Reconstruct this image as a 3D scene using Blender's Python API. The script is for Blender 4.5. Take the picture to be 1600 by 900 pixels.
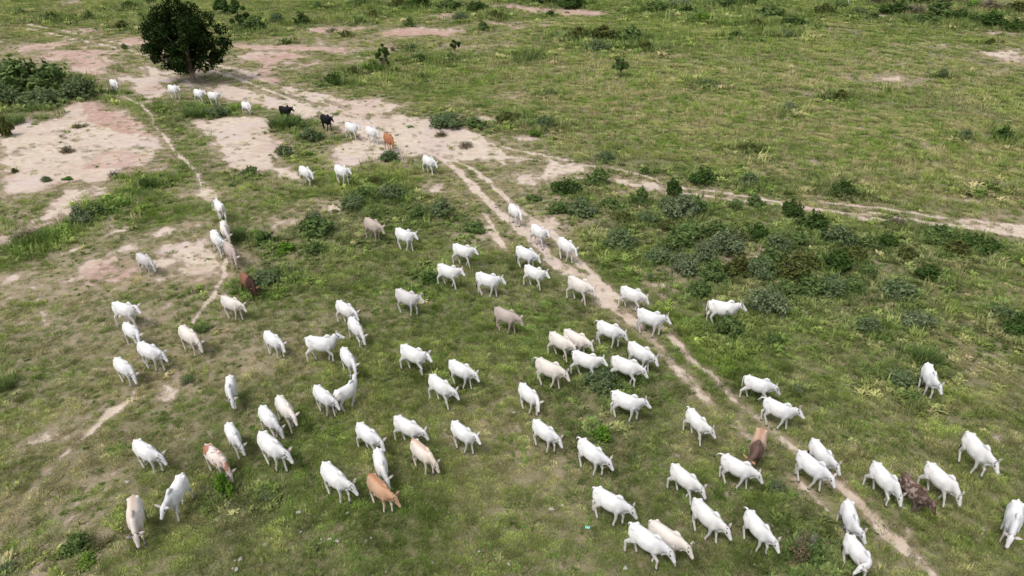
import bpy, bmesh, math, random
import numpy as np
from mathutils import Vector, Matrix, Quaternion

R = math.radians
scene = bpy.context.scene
for o in list(bpy.data.objects):
    bpy.data.objects.remove(o, do_unlink=True)
COL = scene.collection

# ------------------------------------------------------------------ camera
CAM_H = 22.0
F_PX = 1067.0                                   # focal length in pixels of the 1600 px photograph
PITCH = math.atan((450 + 160) / F_PX)
cam_d = bpy.data.cameras.new('camera')
cam_d.sensor_width = 36.0
cam_d.lens = 36.0 * F_PX / 1600.0
cam_d.clip_start = 0.5
cam_d.clip_end = 6000.0
cam = bpy.data.objects.new('camera', cam_d)
cam.location = (0, 0, CAM_H)
cam.rotation_euler = (math.pi / 2 - PITCH, 0, 0)
COL.objects.link(cam)
scene.camera = cam

# ------------------------------------------------------------------ sky and soft sun (overcast day)
SUN_EL, SUN_AZ = R(60), R(-140)                   # azimuth measured from +Y towards +X
world = bpy.data.worlds.new('World')
scene.world = world
world.use_nodes = True
wn = world.node_tree
wn.nodes.clear()
sky = wn.nodes.new('ShaderNodeTexSky')
sky.sky_type = 'NISHITA'
sky.sun_disc = False
sky.sun_elevation = SUN_EL
sky.sun_rotation = SUN_AZ
sky.air_density = 1.0
sky.dust_density = 3.0
sky.ozone_density = 0.6
hsv = wn.nodes.new('ShaderNodeHueSaturation')
hsv.inputs['Saturation'].default_value = 0.35    # cloud veil: a nearly white sky
bg = wn.nodes.new('ShaderNodeBackground')
bg.inputs['Strength'].default_value = 0.14
wo = wn.nodes.new('ShaderNodeOutputWorld')
wn.links.new(sky.outputs[0], hsv.inputs['Color'])
wn.links.new(hsv.outputs[0], bg.inputs['Color'])
wn.links.new(bg.outputs[0], wo.inputs['Surface'])
sd = bpy.data.lights.new('sun', 'SUN')
sd.energy = 1.5
sd.angle = R(14)
sd.color = (1.0, 0.965, 0.91)
sun = bpy.data.objects.new('sun', sd)
sv = Vector((math.sin(SUN_AZ) * math.cos(SUN_EL), math.cos(SUN_AZ) * math.cos(SUN_EL), math.sin(SUN_EL)))
sun.rotation_euler = sv.to_track_quat('Z', 'Y').to_euler()
sun.location = (0, 0, 60)
COL.objects.link(sun)
vs = scene.view_settings
vs.view_transform = 'Standard'
vs.look = 'None'
vs.gamma = 1.0
vs.exposure = 0.55
scene.render.engine = 'CYCLES'

rng = np.random.default_rng(7)
rnd = random.Random(11)

# ------------------------------------------------------------------ noise and terrain
def _hash(i, j, seed):
    n = (i * 374761393 + j * 668265263 + seed * 1442695041) & 0x7fffffff
    n = ((n ^ (n >> 13)) * 1274126177) & 0x7fffffff
    n = n ^ (n >> 16)
    return (n & 0xffff) / 65535.0

def vnoise(x, y, seed=0):
    i = np.floor(x).astype(np.int64); j = np.floor(y).astype(np.int64)
    u = x - i; v = y - j
    u = u * u * (3 - 2 * u); v = v * v * (3 - 2 * v)
    a = _hash(i, j, seed); b = _hash(i + 1, j, seed)
    c = _hash(i, j + 1, seed); d = _hash(i + 1, j + 1, seed)
    return (a * (1 - u) + b * u) * (1 - v) + (c * (1 - u) + d * u) * v

def fbm(x, y, scale, octaves=4, seed=0, rough=0.55):
    """0..1 noise with features of about 'scale' metres"""
    x = np.asarray(x, float) / scale; y = np.asarray(y, float) / scale
    s = 0; t = 0; a = 1.0
    for k in range(octaves):
        c, q = math.cos(k * 1.1), math.sin(k * 1.1)
        s = s + a * vnoise((x * c - y * q) * 2 ** k + 17.3 * k, (x * q + y * c) * 2 ** k - 9.1 * k, seed + k)
        t += a
        a *= rough
    return s / t

def hgt(x, y):
    x = np.asarray(x, float); y = np.asarray(y, float)
    r = np.hypot(x, y)
    far = np.clip((r - 90) / 200, 0, 1)
    return ((fbm(x, y, 14, 3, 5) - 0.5) * 0.45 + (fbm(x, y, 1.6, 3, 9) - 0.5) * 0.16
            + far * (fbm(x, y, 60, 3, 3) - 0.5) * 3.0)

def gz(x, y):
    return float(hgt(x, y))

CP, SP = math.cos(PITCH), math.sin(PITCH)

def ray(px, py):
    u = (px - 800) / F_PX; v = (py - 450) / F_PX
    return u, CP - v * SP, -SP - v * CP

def at(px, py, z=0.0):
    """ground-plan point seen at a photograph pixel, for a height z above the ground"""
    dx, dy, dz = ray(px, py)
    zz = z
    for _ in range(3):
        t = (CAM_H - zz) / -dz
        zz = z + gz(dx * t, dy * t)
    return np.array([dx * t, dy * t])

def smooth(a, b, x):
    t = np.clip((x - a) / (b - a), 0, 1)
    return t * t * (3 - 2 * t)

# ------------------------------------------------------------------ object helpers
def tag(o, label=None, cat=None, group=None, kind=None):
    if label: o['label'] = label
    if cat: o['category'] = cat
    if group: o['group'] = group
    if kind: o['kind'] = kind
    return o

def link(name, data, parent=None, mat=None):
    o = bpy.data.objects.new(name, data)
    COL.objects.link(o)
    if parent is not None: o.parent = parent
    if mat is not None and data is not None and len(data.materials) == 0:
        data.materials.append(mat)
    return o

def mesh_np(name, verts, faces, mat=None, smooth_=False):
    """verts (N,3); faces (M,k) array of one polygon size"""
    verts = np.asarray(verts, np.float32); faces = np.asarray(faces, np.int32)
    me = bpy.data.meshes.new(name)
    me.vertices.add(len(verts)); me.vertices.foreach_set('co', verts.ravel())
    k = faces.shape[1]
    me.loops.add(faces.size); me.loops.foreach_set('vertex_index', faces.ravel())
    me.polygons.add(len(faces))
    me.polygons.foreach_set('loop_start', np.arange(0, faces.size, k, dtype=np.int32))
    me.update(calc_edges=True)
    if smooth_: me.polygons.foreach_set('use_smooth', np.ones(len(faces), bool))
    if mat: me.materials.append(mat)
    me.validate()
    return me

def loft(bm, rings, n=12):
    """rings: (centre, side, up, half width, half height); closed both ends"""
    rows = []
    for c, s, u, w, h in rings:
        rows.append([bm.verts.new(c + s * (w * math.cos(2 * math.pi * k / n)) + u * (h * math.sin(2 * math.pi * k / n)))
                     for k in range(n)])
    for a, b in zip(rows, rows[1:]):
        for k in range(n):
            bm.faces.new((a[k], a[(k + 1) % n], b[(k + 1) % n], b[k]))
    for row, c, flip in ((rows[0], rings[0][0], True), (rows[-1], rings[-1][0], False)):
        m = bm.verts.new(c)
        for k in range(n):
            f = (row[k], row[(k + 1) % n], m)
            bm.faces.new(f[::-1] if flip else f)

def tube(bm, pts, rad, n=8, side=None):
    """tapered tube through pts; rad: radius or (width, height) per point"""
    pts = [Vector(p) for p in pts]
    rings = []
    for i, p in enumerate(pts):
        a = pts[max(i - 1, 0)]; b = pts[min(i + 1, len(pts) - 1)]
        d = (b - a).normalized()
        s = Vector(side) if side else (Vector((0, 1, 0)) if abs(d.y) < 0.9 else Vector((1, 0, 0)))
        s = (s - d * s.dot(d)).normalized()
        u = s.cross(d).normalized()
        r = rad[i]
        w, h = (r, r) if not isinstance(r, tuple) else r
        rings.append((p, s, u, w, h))
    loft(bm, rings, n)

def bm_mesh(name, bm, mat=None, smooth_=True):
    bmesh.ops.recalc_face_normals(bm, faces=bm.faces)
    me = bpy.data.meshes.new(name)
    bm.to_mesh(me); bm.free()
    if smooth_:
        for p in me.polygons: p.use_smooth = True
    if mat: me.materials.append(mat)
    return me

class NT:
    """tiny node-tree writer"""
    def __init__(self, mat):
        mat.use_nodes = True
        self.t = mat.node_tree
        self.t.nodes.clear()
    def n(self, typ, inputs=None, **props):
        nd = self.t.nodes.new(typ)
        for k, v in props.items(): setattr(nd, k, v)
        for k, v in (inputs or {}).items():
            if isinstance(v, bpy.types.NodeSocket): self.t.links.new(v, nd.inputs[k])
            else: nd.inputs[k].default_value = v
        return nd
    def math(self, op, a, b=0.0, clamp=False):
        nd = self.n('ShaderNodeMath', {0: a, 1: b}, operation=op); nd.use_clamp = clamp
        return nd.outputs[0]
    def mix(self, f, a, b, mode='MIX'):
        def c(v): return (*v, 1.0) if isinstance(v, tuple) and len(v) == 3 else v
        nd = self.t.nodes.new('ShaderNodeMix'); nd.data_type = 'RGBA'; nd.blend_type = mode
        for sock, v in ((nd.inputs[0], f), (nd.inputs[6], c(a)), (nd.inputs[7], c(b))):
            if isinstance(v, bpy.types.NodeSocket): self.t.links.new(v, sock)
            else: sock.default_value = v
        return nd.outputs[2]
    def noise(self, vec, scale, detail=3, rough=0.55):
        return self.n('ShaderNodeTexNoise', {'Vector': vec, 'Scale': scale, 'Detail': detail, 'Roughness': rough}).outputs['Fac']
    def ramp(self, f, lo, hi):
        nd = self.n('ShaderNodeMapRange', {0: f, 1: lo, 2: hi, 3: 0.0, 4: 1.0}); nd.interpolation_type = 'SMOOTHSTEP'
        return nd.outputs[0]
    def attr(self, name, typ='GEOMETRY', out='Fac'):
        nd = self.t.nodes.new('ShaderNodeAttribute'); nd.attribute_name = name; nd.attribute_type = typ
        return nd.outputs[out]
    def out(self, shader):
        o = self.t.nodes.new('ShaderNodeOutputMaterial'); self.t.links.new(shader, o.inputs['Surface'])

def plain(name, col, rough=0.8, var=0.15, scale=6.0):
    m = bpy.data.materials.new(name); t = NT(m)
    co = t.n('ShaderNodeTexCoord').outputs['Object']
    f = t.noise(co, scale, 4)
    c2 = tuple(v * (1 - var * 2) for v in col); c3 = tuple(min(1, v * (1 + var)) for v in col)
    b = t.n('ShaderNodeBsdfPrincipled', {'Base Color': t.mix(t.ramp(f, .3, .7), c2, c3), 'Roughness': rough})
    t.out(b.outputs[0]); return m

def leaf_mat(name, cols, trans=0.25, tint_attr=False, lo=.0, hi=1.0):
    """leaves: colour varies leaf by leaf"""
    m = bpy.data.materials.new(name); t = NT(m)
    r = t.n('ShaderNodeNewGeometry').outputs['Random Per Island']
    orr = t.n('ShaderNodeObjectInfo').outputs['Random']
    c = t.mix(t.ramp(r, .0, .55), cols[0], cols[1])
    c = t.mix(t.ramp(r, .6, 1.0), c, cols[2])
    if tint_attr:
        tc = t.attr('tint', 'INSTANCER', 'Color')
        c = t.mix(1.0, c, tc, 'MULTIPLY')
    else:
        c = t.mix(t.math('MULTIPLY', orr, .35), c, tuple(v * .55 for v in cols[1]))
    d = t.n('ShaderNodeBsdfDiffuse', {'Color': c})
    tr = t.n('ShaderNodeBsdfTranslucent', {'Color': c})
    mx = t.n('ShaderNodeMixShader', {0: trans, 1: d.outputs[0], 2: tr.outputs[0]})
    t.out(mx.outputs[0]); return m

# ------------------------------------------------------------------ list of shrubs: x, y, width, height as seen, kind, label
S = [
 # thicket on the left
 (42,152,84,58,'green','large rounded green bush filling the middle of the left thicket'),
 (86,148,66,56,'green','tall green bush at the right of the left thicket'),
 (12,128,40,42,'silver','pale-tipped bush at the left edge, top of the left thicket'),
 (10,165,44,40,'grey','grey-green bush at the left edge, low in the left thicket'),
 (70,168,64,34,'grey','low dull bush at the foot of the left thicket'),
 (128,157,52,42,'grey','twiggy greyish bush between the left thicket and the first white cow'),
 (12,214,24,34,'olive','yellowish young plant at the left edge above the bare sand'),
 (20,196,40,16,'grass','grass clump at the left edge between thicket and sand','grass clump'),
 (177,149,18,10,'green','low green tuft under the feet of the furthest left white cow'),
 (122,201,16,9,'dry','small brownish bush alone on the bare sand at the left'),
 (24,270,10,8,'olive','tiny yellowish shrub near the left edge of the bare sand'),
 (108,282,16,7,'bright','bright yellow low plant on the lower rim of the bare sand'),
 (105,240,26,8,'dry','flat brown tuft in the middle of the bare sand'),
 (72,284,16,10,'grey','small grey shrub on the lower rim of the bare sand'),
 (178,278,18,12,'dry','thin grey twigs at the lower right rim of the bare sand'),
 (232,294,26,20,'round','dark green bush at the right end of the lush grass band'),
 (129,352,32,36,'silver','tall silvery twiggy bush in the lush grass band'),
 (150,340,44,22,'green','green bush in the lush band just right of the silvery one'),
 (45,380,42,26,'dry','grey twiggy shrub near the left edge below the pink bank'),
 (50,384,50,16,'grass','dark grass clump under the grey twigs near the left edge','grass clump'),
 (196,77,10,10,'green','small shrub beside the pink flat left of the big tree'),
 # beyond, upper left
 (80,34,34,10,'round','dark low bush by the far ruts at upper left'),
 (108,28,12,6,'green','smaller one of two specks of bush beyond the far ruts'),
 (140,30,18,12,'green','bush left of the yellowish one beyond the far ruts'),
 (193,46,24,14,'olive','yellowish green bush left of the big tree crown'),
 (203,14,28,9,'round','low dark bush near the top edge at upper left'),
 (234,6,16,9,'round','dark bush touching the top edge left of the big tree'),
 (221,25,9,6,'green','tiny dark bush left of the big tree top'),
 (34,22,12,10,'grey','small grey bush at far upper left'),
 (400,52,42,30,'green','green bush right of the big tree, above the pink flats'),
 (434,38,24,20,'grey','grey bush right of the green one beyond the pink flats'),
 (472,42,30,22,'round','dark bush above the pink bank right of the big tree'),
 (497,14,16,10,'green','small green bush near the top edge above the dark one'),
 (445,69,18,10,'green','small green bush on the rim of the pink flats'),
 (540,58,16,12,'olive','olive shrub just below the left pink bank'),
 (520,52,20,8,'dry','brownish tuft on the left pink bank'),
 (562,38,20,12,'green','small bush above the left pink bank'),
 (640,42,20,14,'green','green bush just above the right pink bank'),
 (585,28,26,12,'olive','olive bush high up left of the right pink bank'),
 (655,14,46,14,'round','dark scrub at the top edge, left end of the row'),
 (700,16,44,16,'green','green scrub at the top edge, second in the row'),
 (742,18,40,16,'round','dark scrub at the top edge, left of the pink road end'),
 (720,34,26,16,'silver','silvery bush above the right pink bank'),
 (776,30,30,14,'olive','olive bush under the pink road'),
 (622,12,36,12,'olive','olive scrub at the top edge above the pink banks'),
 (560,10,30,10,'green','green scrub at the top edge between big tree and pink banks'),
 (755,48,24,14,'green','green shrub in the grass right of the right pink bank'),
 (640,78,24,10,'grey','grey low shrub above the slim sapling'),
 (642,81,18,9,'round','dark shrub right of the slim sapling, upper one'),
 (656,97,22,12,'round','dark rounded shrub right of the slim sapling, lower one'),
 (613,80,10,8,'dry','brown speck of shrub above the slim sapling'),
 (583,112,30,20,'bright','bright yellow-green bush at the foot of the slim sapling'),
 (522,134,27,23,'round','round dark bush alone above the pale junction'),
 (704,97,20,16,'green','green shrub at the foot of the narrow sapling'),
 (553,117,22,14,'olive','olive shrub between the round dark bush and the bright one'),
 (659,122,12,9,'green','little green shrub in the grass below the dark rounded one'),
 # junction
 (700,203,58,22,'grey','spreading grey-green bush on the upper rim of the pale junction'),
 (742,204,40,20,'green','green bush at the right end of the spreading grey-green one'),
 (795,194,40,18,'olive','olive bush above the faint side track'),
 (851,202,30,24,'grey','dark grey twiggy bush near the end of the pale junction'),
 (836,215,20,13,'bright','bright green plant below the dark grey twiggy bush'),
 (728,233,24,9,'dry','flat brown tuft in the middle of the pale junction'),
 (690,215,22,7,'dry','flat brown tuft left in the pale junction'),
 (486,224,34,26,'grey','feathery grey-green bush below the second black cow'),
 (445,202,50,16,'grass','grass clump between the two black cattle','grass clump'),
 (343,184,34,24,'grey','dark grey-green bush right below the white pair'),
 (310,184,40,20,'grass','lush grass clump left of the bush below the white pair','grass clump'),
 (445,244,28,20,'grey','grey-green bush left of the pale strip above the tall grass'),
 (610,254,32,20,'grey','feathery bush just below the ginger cow'),
 (393,272,24,14,'green','green tuft on the lower rim of the middle bare patch'),
 # mid left
 (492,350,26,26,'silver','silvery upright twigs above the big grey-green bush'),
 (497,376,58,42,'green','large feathery green bush in the middle distance left of the grey cow'),
 (492,401,34,24,'green','green bush hanging below the large feathery one'),
 (418,382,38,22,'round','dark bush right of the footpath cows'),
 (447,398,32,24,'bright','vivid green shrub right of the dark one by the footpath'),
 (373,378,26,28,'grass','tall grass clump touching the cream cow on the footpath','grass clump'),
 (551,330,44,30,'grey','grey bush left of the middle knoll'),
 (571,312,34,22,'green','green bush on top of the middle knoll'),
 (612,314,42,30,'grey','dark grey-green bush right on the middle knoll'),
 (588,344,30,18,'green','small green bush under the middle knoll'),
 (590,290,26,16,'olive','olive bush above the middle knoll'),
 (655,344,34,24,'green','green bush left of the feathery one beside the ruts'),
 (692,340,38,30,'grey','feathery grey bush left of the wheel ruts'),
 (742,364,38,20,'green','low green bush touching the wheel ruts'),
 (672,446,34,20,'round','dark bush at the tail of a white cow left of the ruts'),
 (412,450,52,26,'grey','dark grey-green bush behind the red-brown bull'),
 (436,432,30,18,'green','green bush right of the red-brown bull'),
 (350,372,16,12,'olive','olive tuft under the white cow on the footpath'),
 (317,520,22,14,'grass','dark grass clump beside the footpath cows','grass clump'),
 (295,600,22,16,'grey','small grey weed alone in the left pasture','weed'),
 # right cluster
 (885,306,40,30,'round','dark bush at the left end of the right thicket'),
 (936,292,42,28,'green','green bush on the track edge at the left of the right thicket'),
 (832,316,26,14,'green','low green bush nearest the ruts, left of the thicket'),
 (872,336,34,24,'green','green bush under the dark one at the left of the thicket'),
 (910,340,48,34,'grey','broad grey bush at the left of the thicket'),
 (945,256,30,22,'grey','grey bush alone above the right-hand track'),
 (1008,272,18,12,'round','small dark bush just above the right-hand track'),
 (1000,322,34,28,'green','green bush between track and thicket, with white sand above it'),
 (1050,312,30,34,'round','tall dark bush rising at the top of the thicket'),
 (1062,346,58,48,'silver','silvery grey bush below the tall dark one'),
 (1042,332,30,30,'grey','grey bush at the left shoulder of the silvery one'),
 (1085,336,34,34,'green','green bush at the right shoulder of the silvery one'),
 (1098,292,38,34,'round','dark tall bush above the track, left of two'),
 (1168,294,36,26,'grey','grey-green bush above the track, right of two'),
 (968,392,50,38,'grey','rounded blue-grey bush standing alone left of the thicket'),
 (993,386,14,18,'silver','pale yellowish weed beside the rounded blue-grey bush','weed'),
 (1070,384,62,40,'green','vivid green broad-leaved bush in the heart of the thicket'),
 (1040,362,28,20,'olive','olive bush above the vivid green one'),
 (1030,414,44,32,'grey','grey bush left of and below the vivid green one'),
 (1066,430,50,40,'silver','silvery bush below the vivid green one'),
 (1100,412,44,44,'silver','tall silvery bush right of the vivid green one'),
 (1138,404,52,50,'silver','very pale upright bush in the middle of the thicket'),
 (1112,444,50,40,'green','green bush in the lower middle of the thicket'),
 (1152,436,46,38,'olive','rusty olive bush right of the lower middle'),
 (1090,470,40,36,'green','green bush at the lower left tip of the thicket'),
 (1180,376,42,28,'round','dark bush upper right of the very pale one'),
 (1212,392,44,30,'grey','grey bush right of the very pale one'),
 (1150,376,30,22,'olive','brownish bush behind the very pale one'),
 (1148,328,22,18,'green','smaller of two green bushes just below the track'),
 (1178,326,34,22,'green','larger of two green bushes just below the track'),
 (1192,496,58,58,'silver','big blue-grey bush in front of the nose of the horned cow'),
 (1186,440,48,44,'grey','grey bush above the big blue-grey one'),
 (1232,440,54,46,'olive','olive bush right of centre in the thicket'),
 (1222,470,42,34,'green','green bush between the blue-grey and the pale green ones'),
 (1262,468,52,42,'green','pale green bush at the lower edge of the thicket'),
 (1296,466,48,42,'grey','grey-green bush at the lower right of the thicket'),
 (1305,430,52,42,'round','dark bush at the right of the thicket'),
 (1264,420,36,26,'olive','low olive bush left of the dark right one'),
 (1235,342,34,36,'round','dark round bush leftmost in the row below the track'),
 (1268,364,50,36,'round','dark wide bush second in the row below the track'),
 (1306,388,52,40,'grey','grey-green bush third in the row below the track'),
 (1352,393,34,26,'green','green bush fourth in the row below the track'),
 (1384,392,42,28,'round','dark bush fifth in the row below the track'),
 (1402,356,28,18,'dry','dry brown shrub touching the pale ruts of the track'),
 (1470,382,54,34,'green','green bush under the right end of the track'),
 (1520,392,52,32,'round','dark bush furthest right under the track'),
 (1494,402,44,28,'olive','brownish bush between the two under the track end'),
 (1118,376,46,34,'green','leafy bush right of the vivid green one, at the top of the thicket'),
 (1046,398,40,32,'green','mid-green bush touching the vivid green one from below'),
 (1206,424,50,42,'green','tall green bush in the right middle of the thicket'),
 (1330,462,40,32,'green','green bush at the right foot of the thicket'),
 (1330,410,40,28,'olive','low olive bush below the row along the track'),
 (1245,388,40,28,'green','green bush between the row along the track and the thicket'),
 (955,330,34,24,'green','soft green bush between the broad grey one and the white sand'),
 (975,350,36,22,'olive','low olive bush above the rounded blue-grey one'),
 (1010,350,34,24,'grey','feathery bush left of the silvery grey one'),
 (1415,408,40,24,'olive','low olive bush right of the row along the track'),
 (1315,308,40,28,'round','dark bush alone in the field above the track'),
 (1356,436,30,28,'green','small green bush right of the dark thicket end'),
 (1446,442,40,32,'round','dark bush in rough grass below the track end'),
 (1400,470,58,38,'grey','broad grey bush in the rough grass on the right'),
 (1398,474,16,22,'silver','pale weed standing in front of the broad grey bush','weed'),
 (1430,514,52,34,'silver','silvery bush below the broad grey one'),
 (1355,524,40,32,'grey','blue-grey feathery bush right of the thicket foot'),
 (1422,512,12,18,'silver','small pale weed against the silvery bush on the right','weed'),
 (1505,520,26,14,'silver','straggling pale weed right of the silvery bush','weed'),
 (1588,526,58,44,'round','large dark bush at the right edge'),
 (1562,500,34,26,'grey','greyish bush left of the large dark one at the right edge'),
 (1443,574,44,34,'grass','dark grass clump right behind the lone cow on the right','grass clump'),
 (1402,604,46,28,'grey','bushy green clump left of the lone cow on the right'),
 (1425,630,36,16,'green','low green clump at the left of the feet of the lone cow on the right'),
 (1133,530,46,46,'green','green bush right before the legs of the horned cow'),
 (1208,538,26,20,'green','small dark green bush below the big blue-grey one'),
 (1508,218,22,18,'grey','grey bush in the upper right field, left of two'),
 (1567,222,30,26,'round','dark bush in the upper right field, right of two'),
 (1470,122,16,18,'grey','upright grey weed high in the right field','weed'),
 (1385,146,12,12,'grey','small grey bush below the tiny bare spot in the right field'),
 (1312,158,26,18,'olive','olive bush in the upper right field'),
 (1228,175,28,18,'silver','silvery low weeds in the upper field','weed'),
 (1555,296,22,14,'dry','dry grey shrub near the right edge above the track'),
 (1528,308,20,14,'bright','pale yellow weed left of the dry grey shrub','weed'),
 (1106,136,22,14,'grey','greyish low bush in the open field right of the small round tree'),
 (860,150,18,12,'grey','little grey bush left below the small round tree'),
 (828,94,26,12,'grey','grey low bush on the far left of the open field'),
 (1168,240,34,18,'olive','faint olive bush in the middle of the open field'),
 # scrub patch at the top
 (905,62,44,20,'olive','olive scrub at the left end of the knoll in the upper field'),
 (945,66,56,24,'olive','yellowish scrub in the middle of the knoll in the upper field'),
 (985,68,50,26,'green','green scrub at the right end of the knoll in the upper field'),
 (935,80,40,14,'grey','dark grey scrub at the foot of the knoll in the upper field'),
 (1006,80,34,16,'olive','olive shrub at the right foot of the knoll'),
 (860,26,16,10,'round','dark speck of bush on the pink road'),
 (890,14,50,14,'round','dark scrub above the pink road'),
 (850,8,44,12,'green','green scrub above the left of the pink road'),
 (1020,22,50,18,'green','green scrub at the top, left of the pale-topped one'),
 (1060,14,46,18,'silver','grey pale-topped scrub at the top edge'),
 (1095,36,40,16,'bright','bright green bush at the upper middle right'),
 (1075,24,36,16,'round','dark green bush above the bright one at the top'),
 (1130,12,50,16,'green','green scrub on the top edge right of the middle'),
 (1165,10,44,14,'round','dark scrub on the top edge right of the middle'),
 (1200,30,52,20,'green','green bush left of the pale poles at the top'),
 (1240,42,36,14,'round','dark bush under the top edge left of the pale poles'),
 (1180,44,30,14,'olive','olive bush on the top right, under the row'),
 (1225,58,28,14,'silver','silvery shrub below the green ones at top right'),
 (1150,62,26,14,'round','low dark shrub below the row at the top'),
 (1290,24,34,18,'olive','olive bush below the first pale pole'),
 (1310,14,30,14,'green','green bush between the two pale poles'),
 (1340,22,24,10,'silver','silver-grey twigs below the second pale pole'),
 (1364,32,24,12,'round','small dark bush at the left end of the top right hedge'),
 (1400,24,44,24,'round','dark bush at the left of the top right hedge'),
 (1432,26,36,20,'dry','brown twiggy shrub in the top right hedge'),
 (1465,30,52,28,'green','bright leafy bush in the middle of the top right hedge'),
 (1498,34,36,20,'round','dark bush right of the middle of the top right hedge'),
 (1520,38,34,18,'green','green bush in the right half of the top right hedge'),
 (1548,44,46,24,'round','dark bush near the right end of the top right hedge'),
 (1592,50,44,22,'round','dark bush at the right end of the top right hedge'),
 (1446,38,40,10,'green','low creeping green at the foot of the top right hedge'),
 (1380,8,50,16,'dry','brown scrub behind the left of the top right hedge'),
 (1430,8,50,14,'green','green scrub behind the middle of the top right hedge'),
 (1480,8,54,16,'dry','brown scrub behind the middle right of the hedge'),
 (1520,14,36,16,'bright','yellow-flecked scrub behind the top right hedge'),
 (1545,20,50,18,'dry','brown scrub behind the right of the hedge'),
 (1590,22,44,20,'olive','olive scrub at the right top corner'),
 (1552,29,30,12,'bright','yellowish shrub right behind the hedge'),
 (1547,70,14,10,'olive','tiny olive shrub by the pale spot at the right edge'),
 # foreground
 (940,614,56,38,'grey','round grey-green bush among the tight group of cows'),
 (938,694,36,30,'bright','vivid yellow-green bush in the open middle'),
 (350,780,32,44,'bright','leafy green plant beneath the grazing chestnut-patched cow','plant'),
 (128,866,40,34,'green','soft green weed patch at the lower left','weed'),
 (140,884,30,20,'bright','small bright plant at the lower left below the weeds','plant'),
 (1262,884,54,46,'green','dark green shrub at the bottom, left of the twisting cow'),
 (1248,880,38,46,'dry','thin bare grey twigs rising from the dark green shrub at the bottom','twigs'),
 (1245,616,20,18,'silver','pale silvery weed between the two cows right of the ruts','weed'),
 (988,718,18,12,'silver','pale weed right below the vivid yellow-green bush','weed'),
 (493,862,14,12,'silver','pale little weed at the bottom left of centre','weed'),
 (420,782,24,12,'silver','faint pale weeds in front of the chestnut-patched cow','weed'),
 (1210,772,24,26,'silver','faint silvery weed left of the rut near the bottom','weed'),
 (1180,620,14,10,'green','small green tuft right of the ruts'),
 (8,612,30,22,'grass','dark grass clump at the left edge halfway down','grass clump'),
 (12,896,26,14,'silver','pale weed in the bottom left corner','weed'),
 (1015,438,10,14,'silver','tiny pale weed on the verge above the right rut','weed'),
 (702,600,20,10,'green','small green tuft near the lone slanting pair'),
]

# ------------------------------------------------------------------ layout of bare soil, tracks and grass (traced, then laid out on the ground plan)
def plan(pts):
    return np.array([at(x, y) for x, y in pts])

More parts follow.
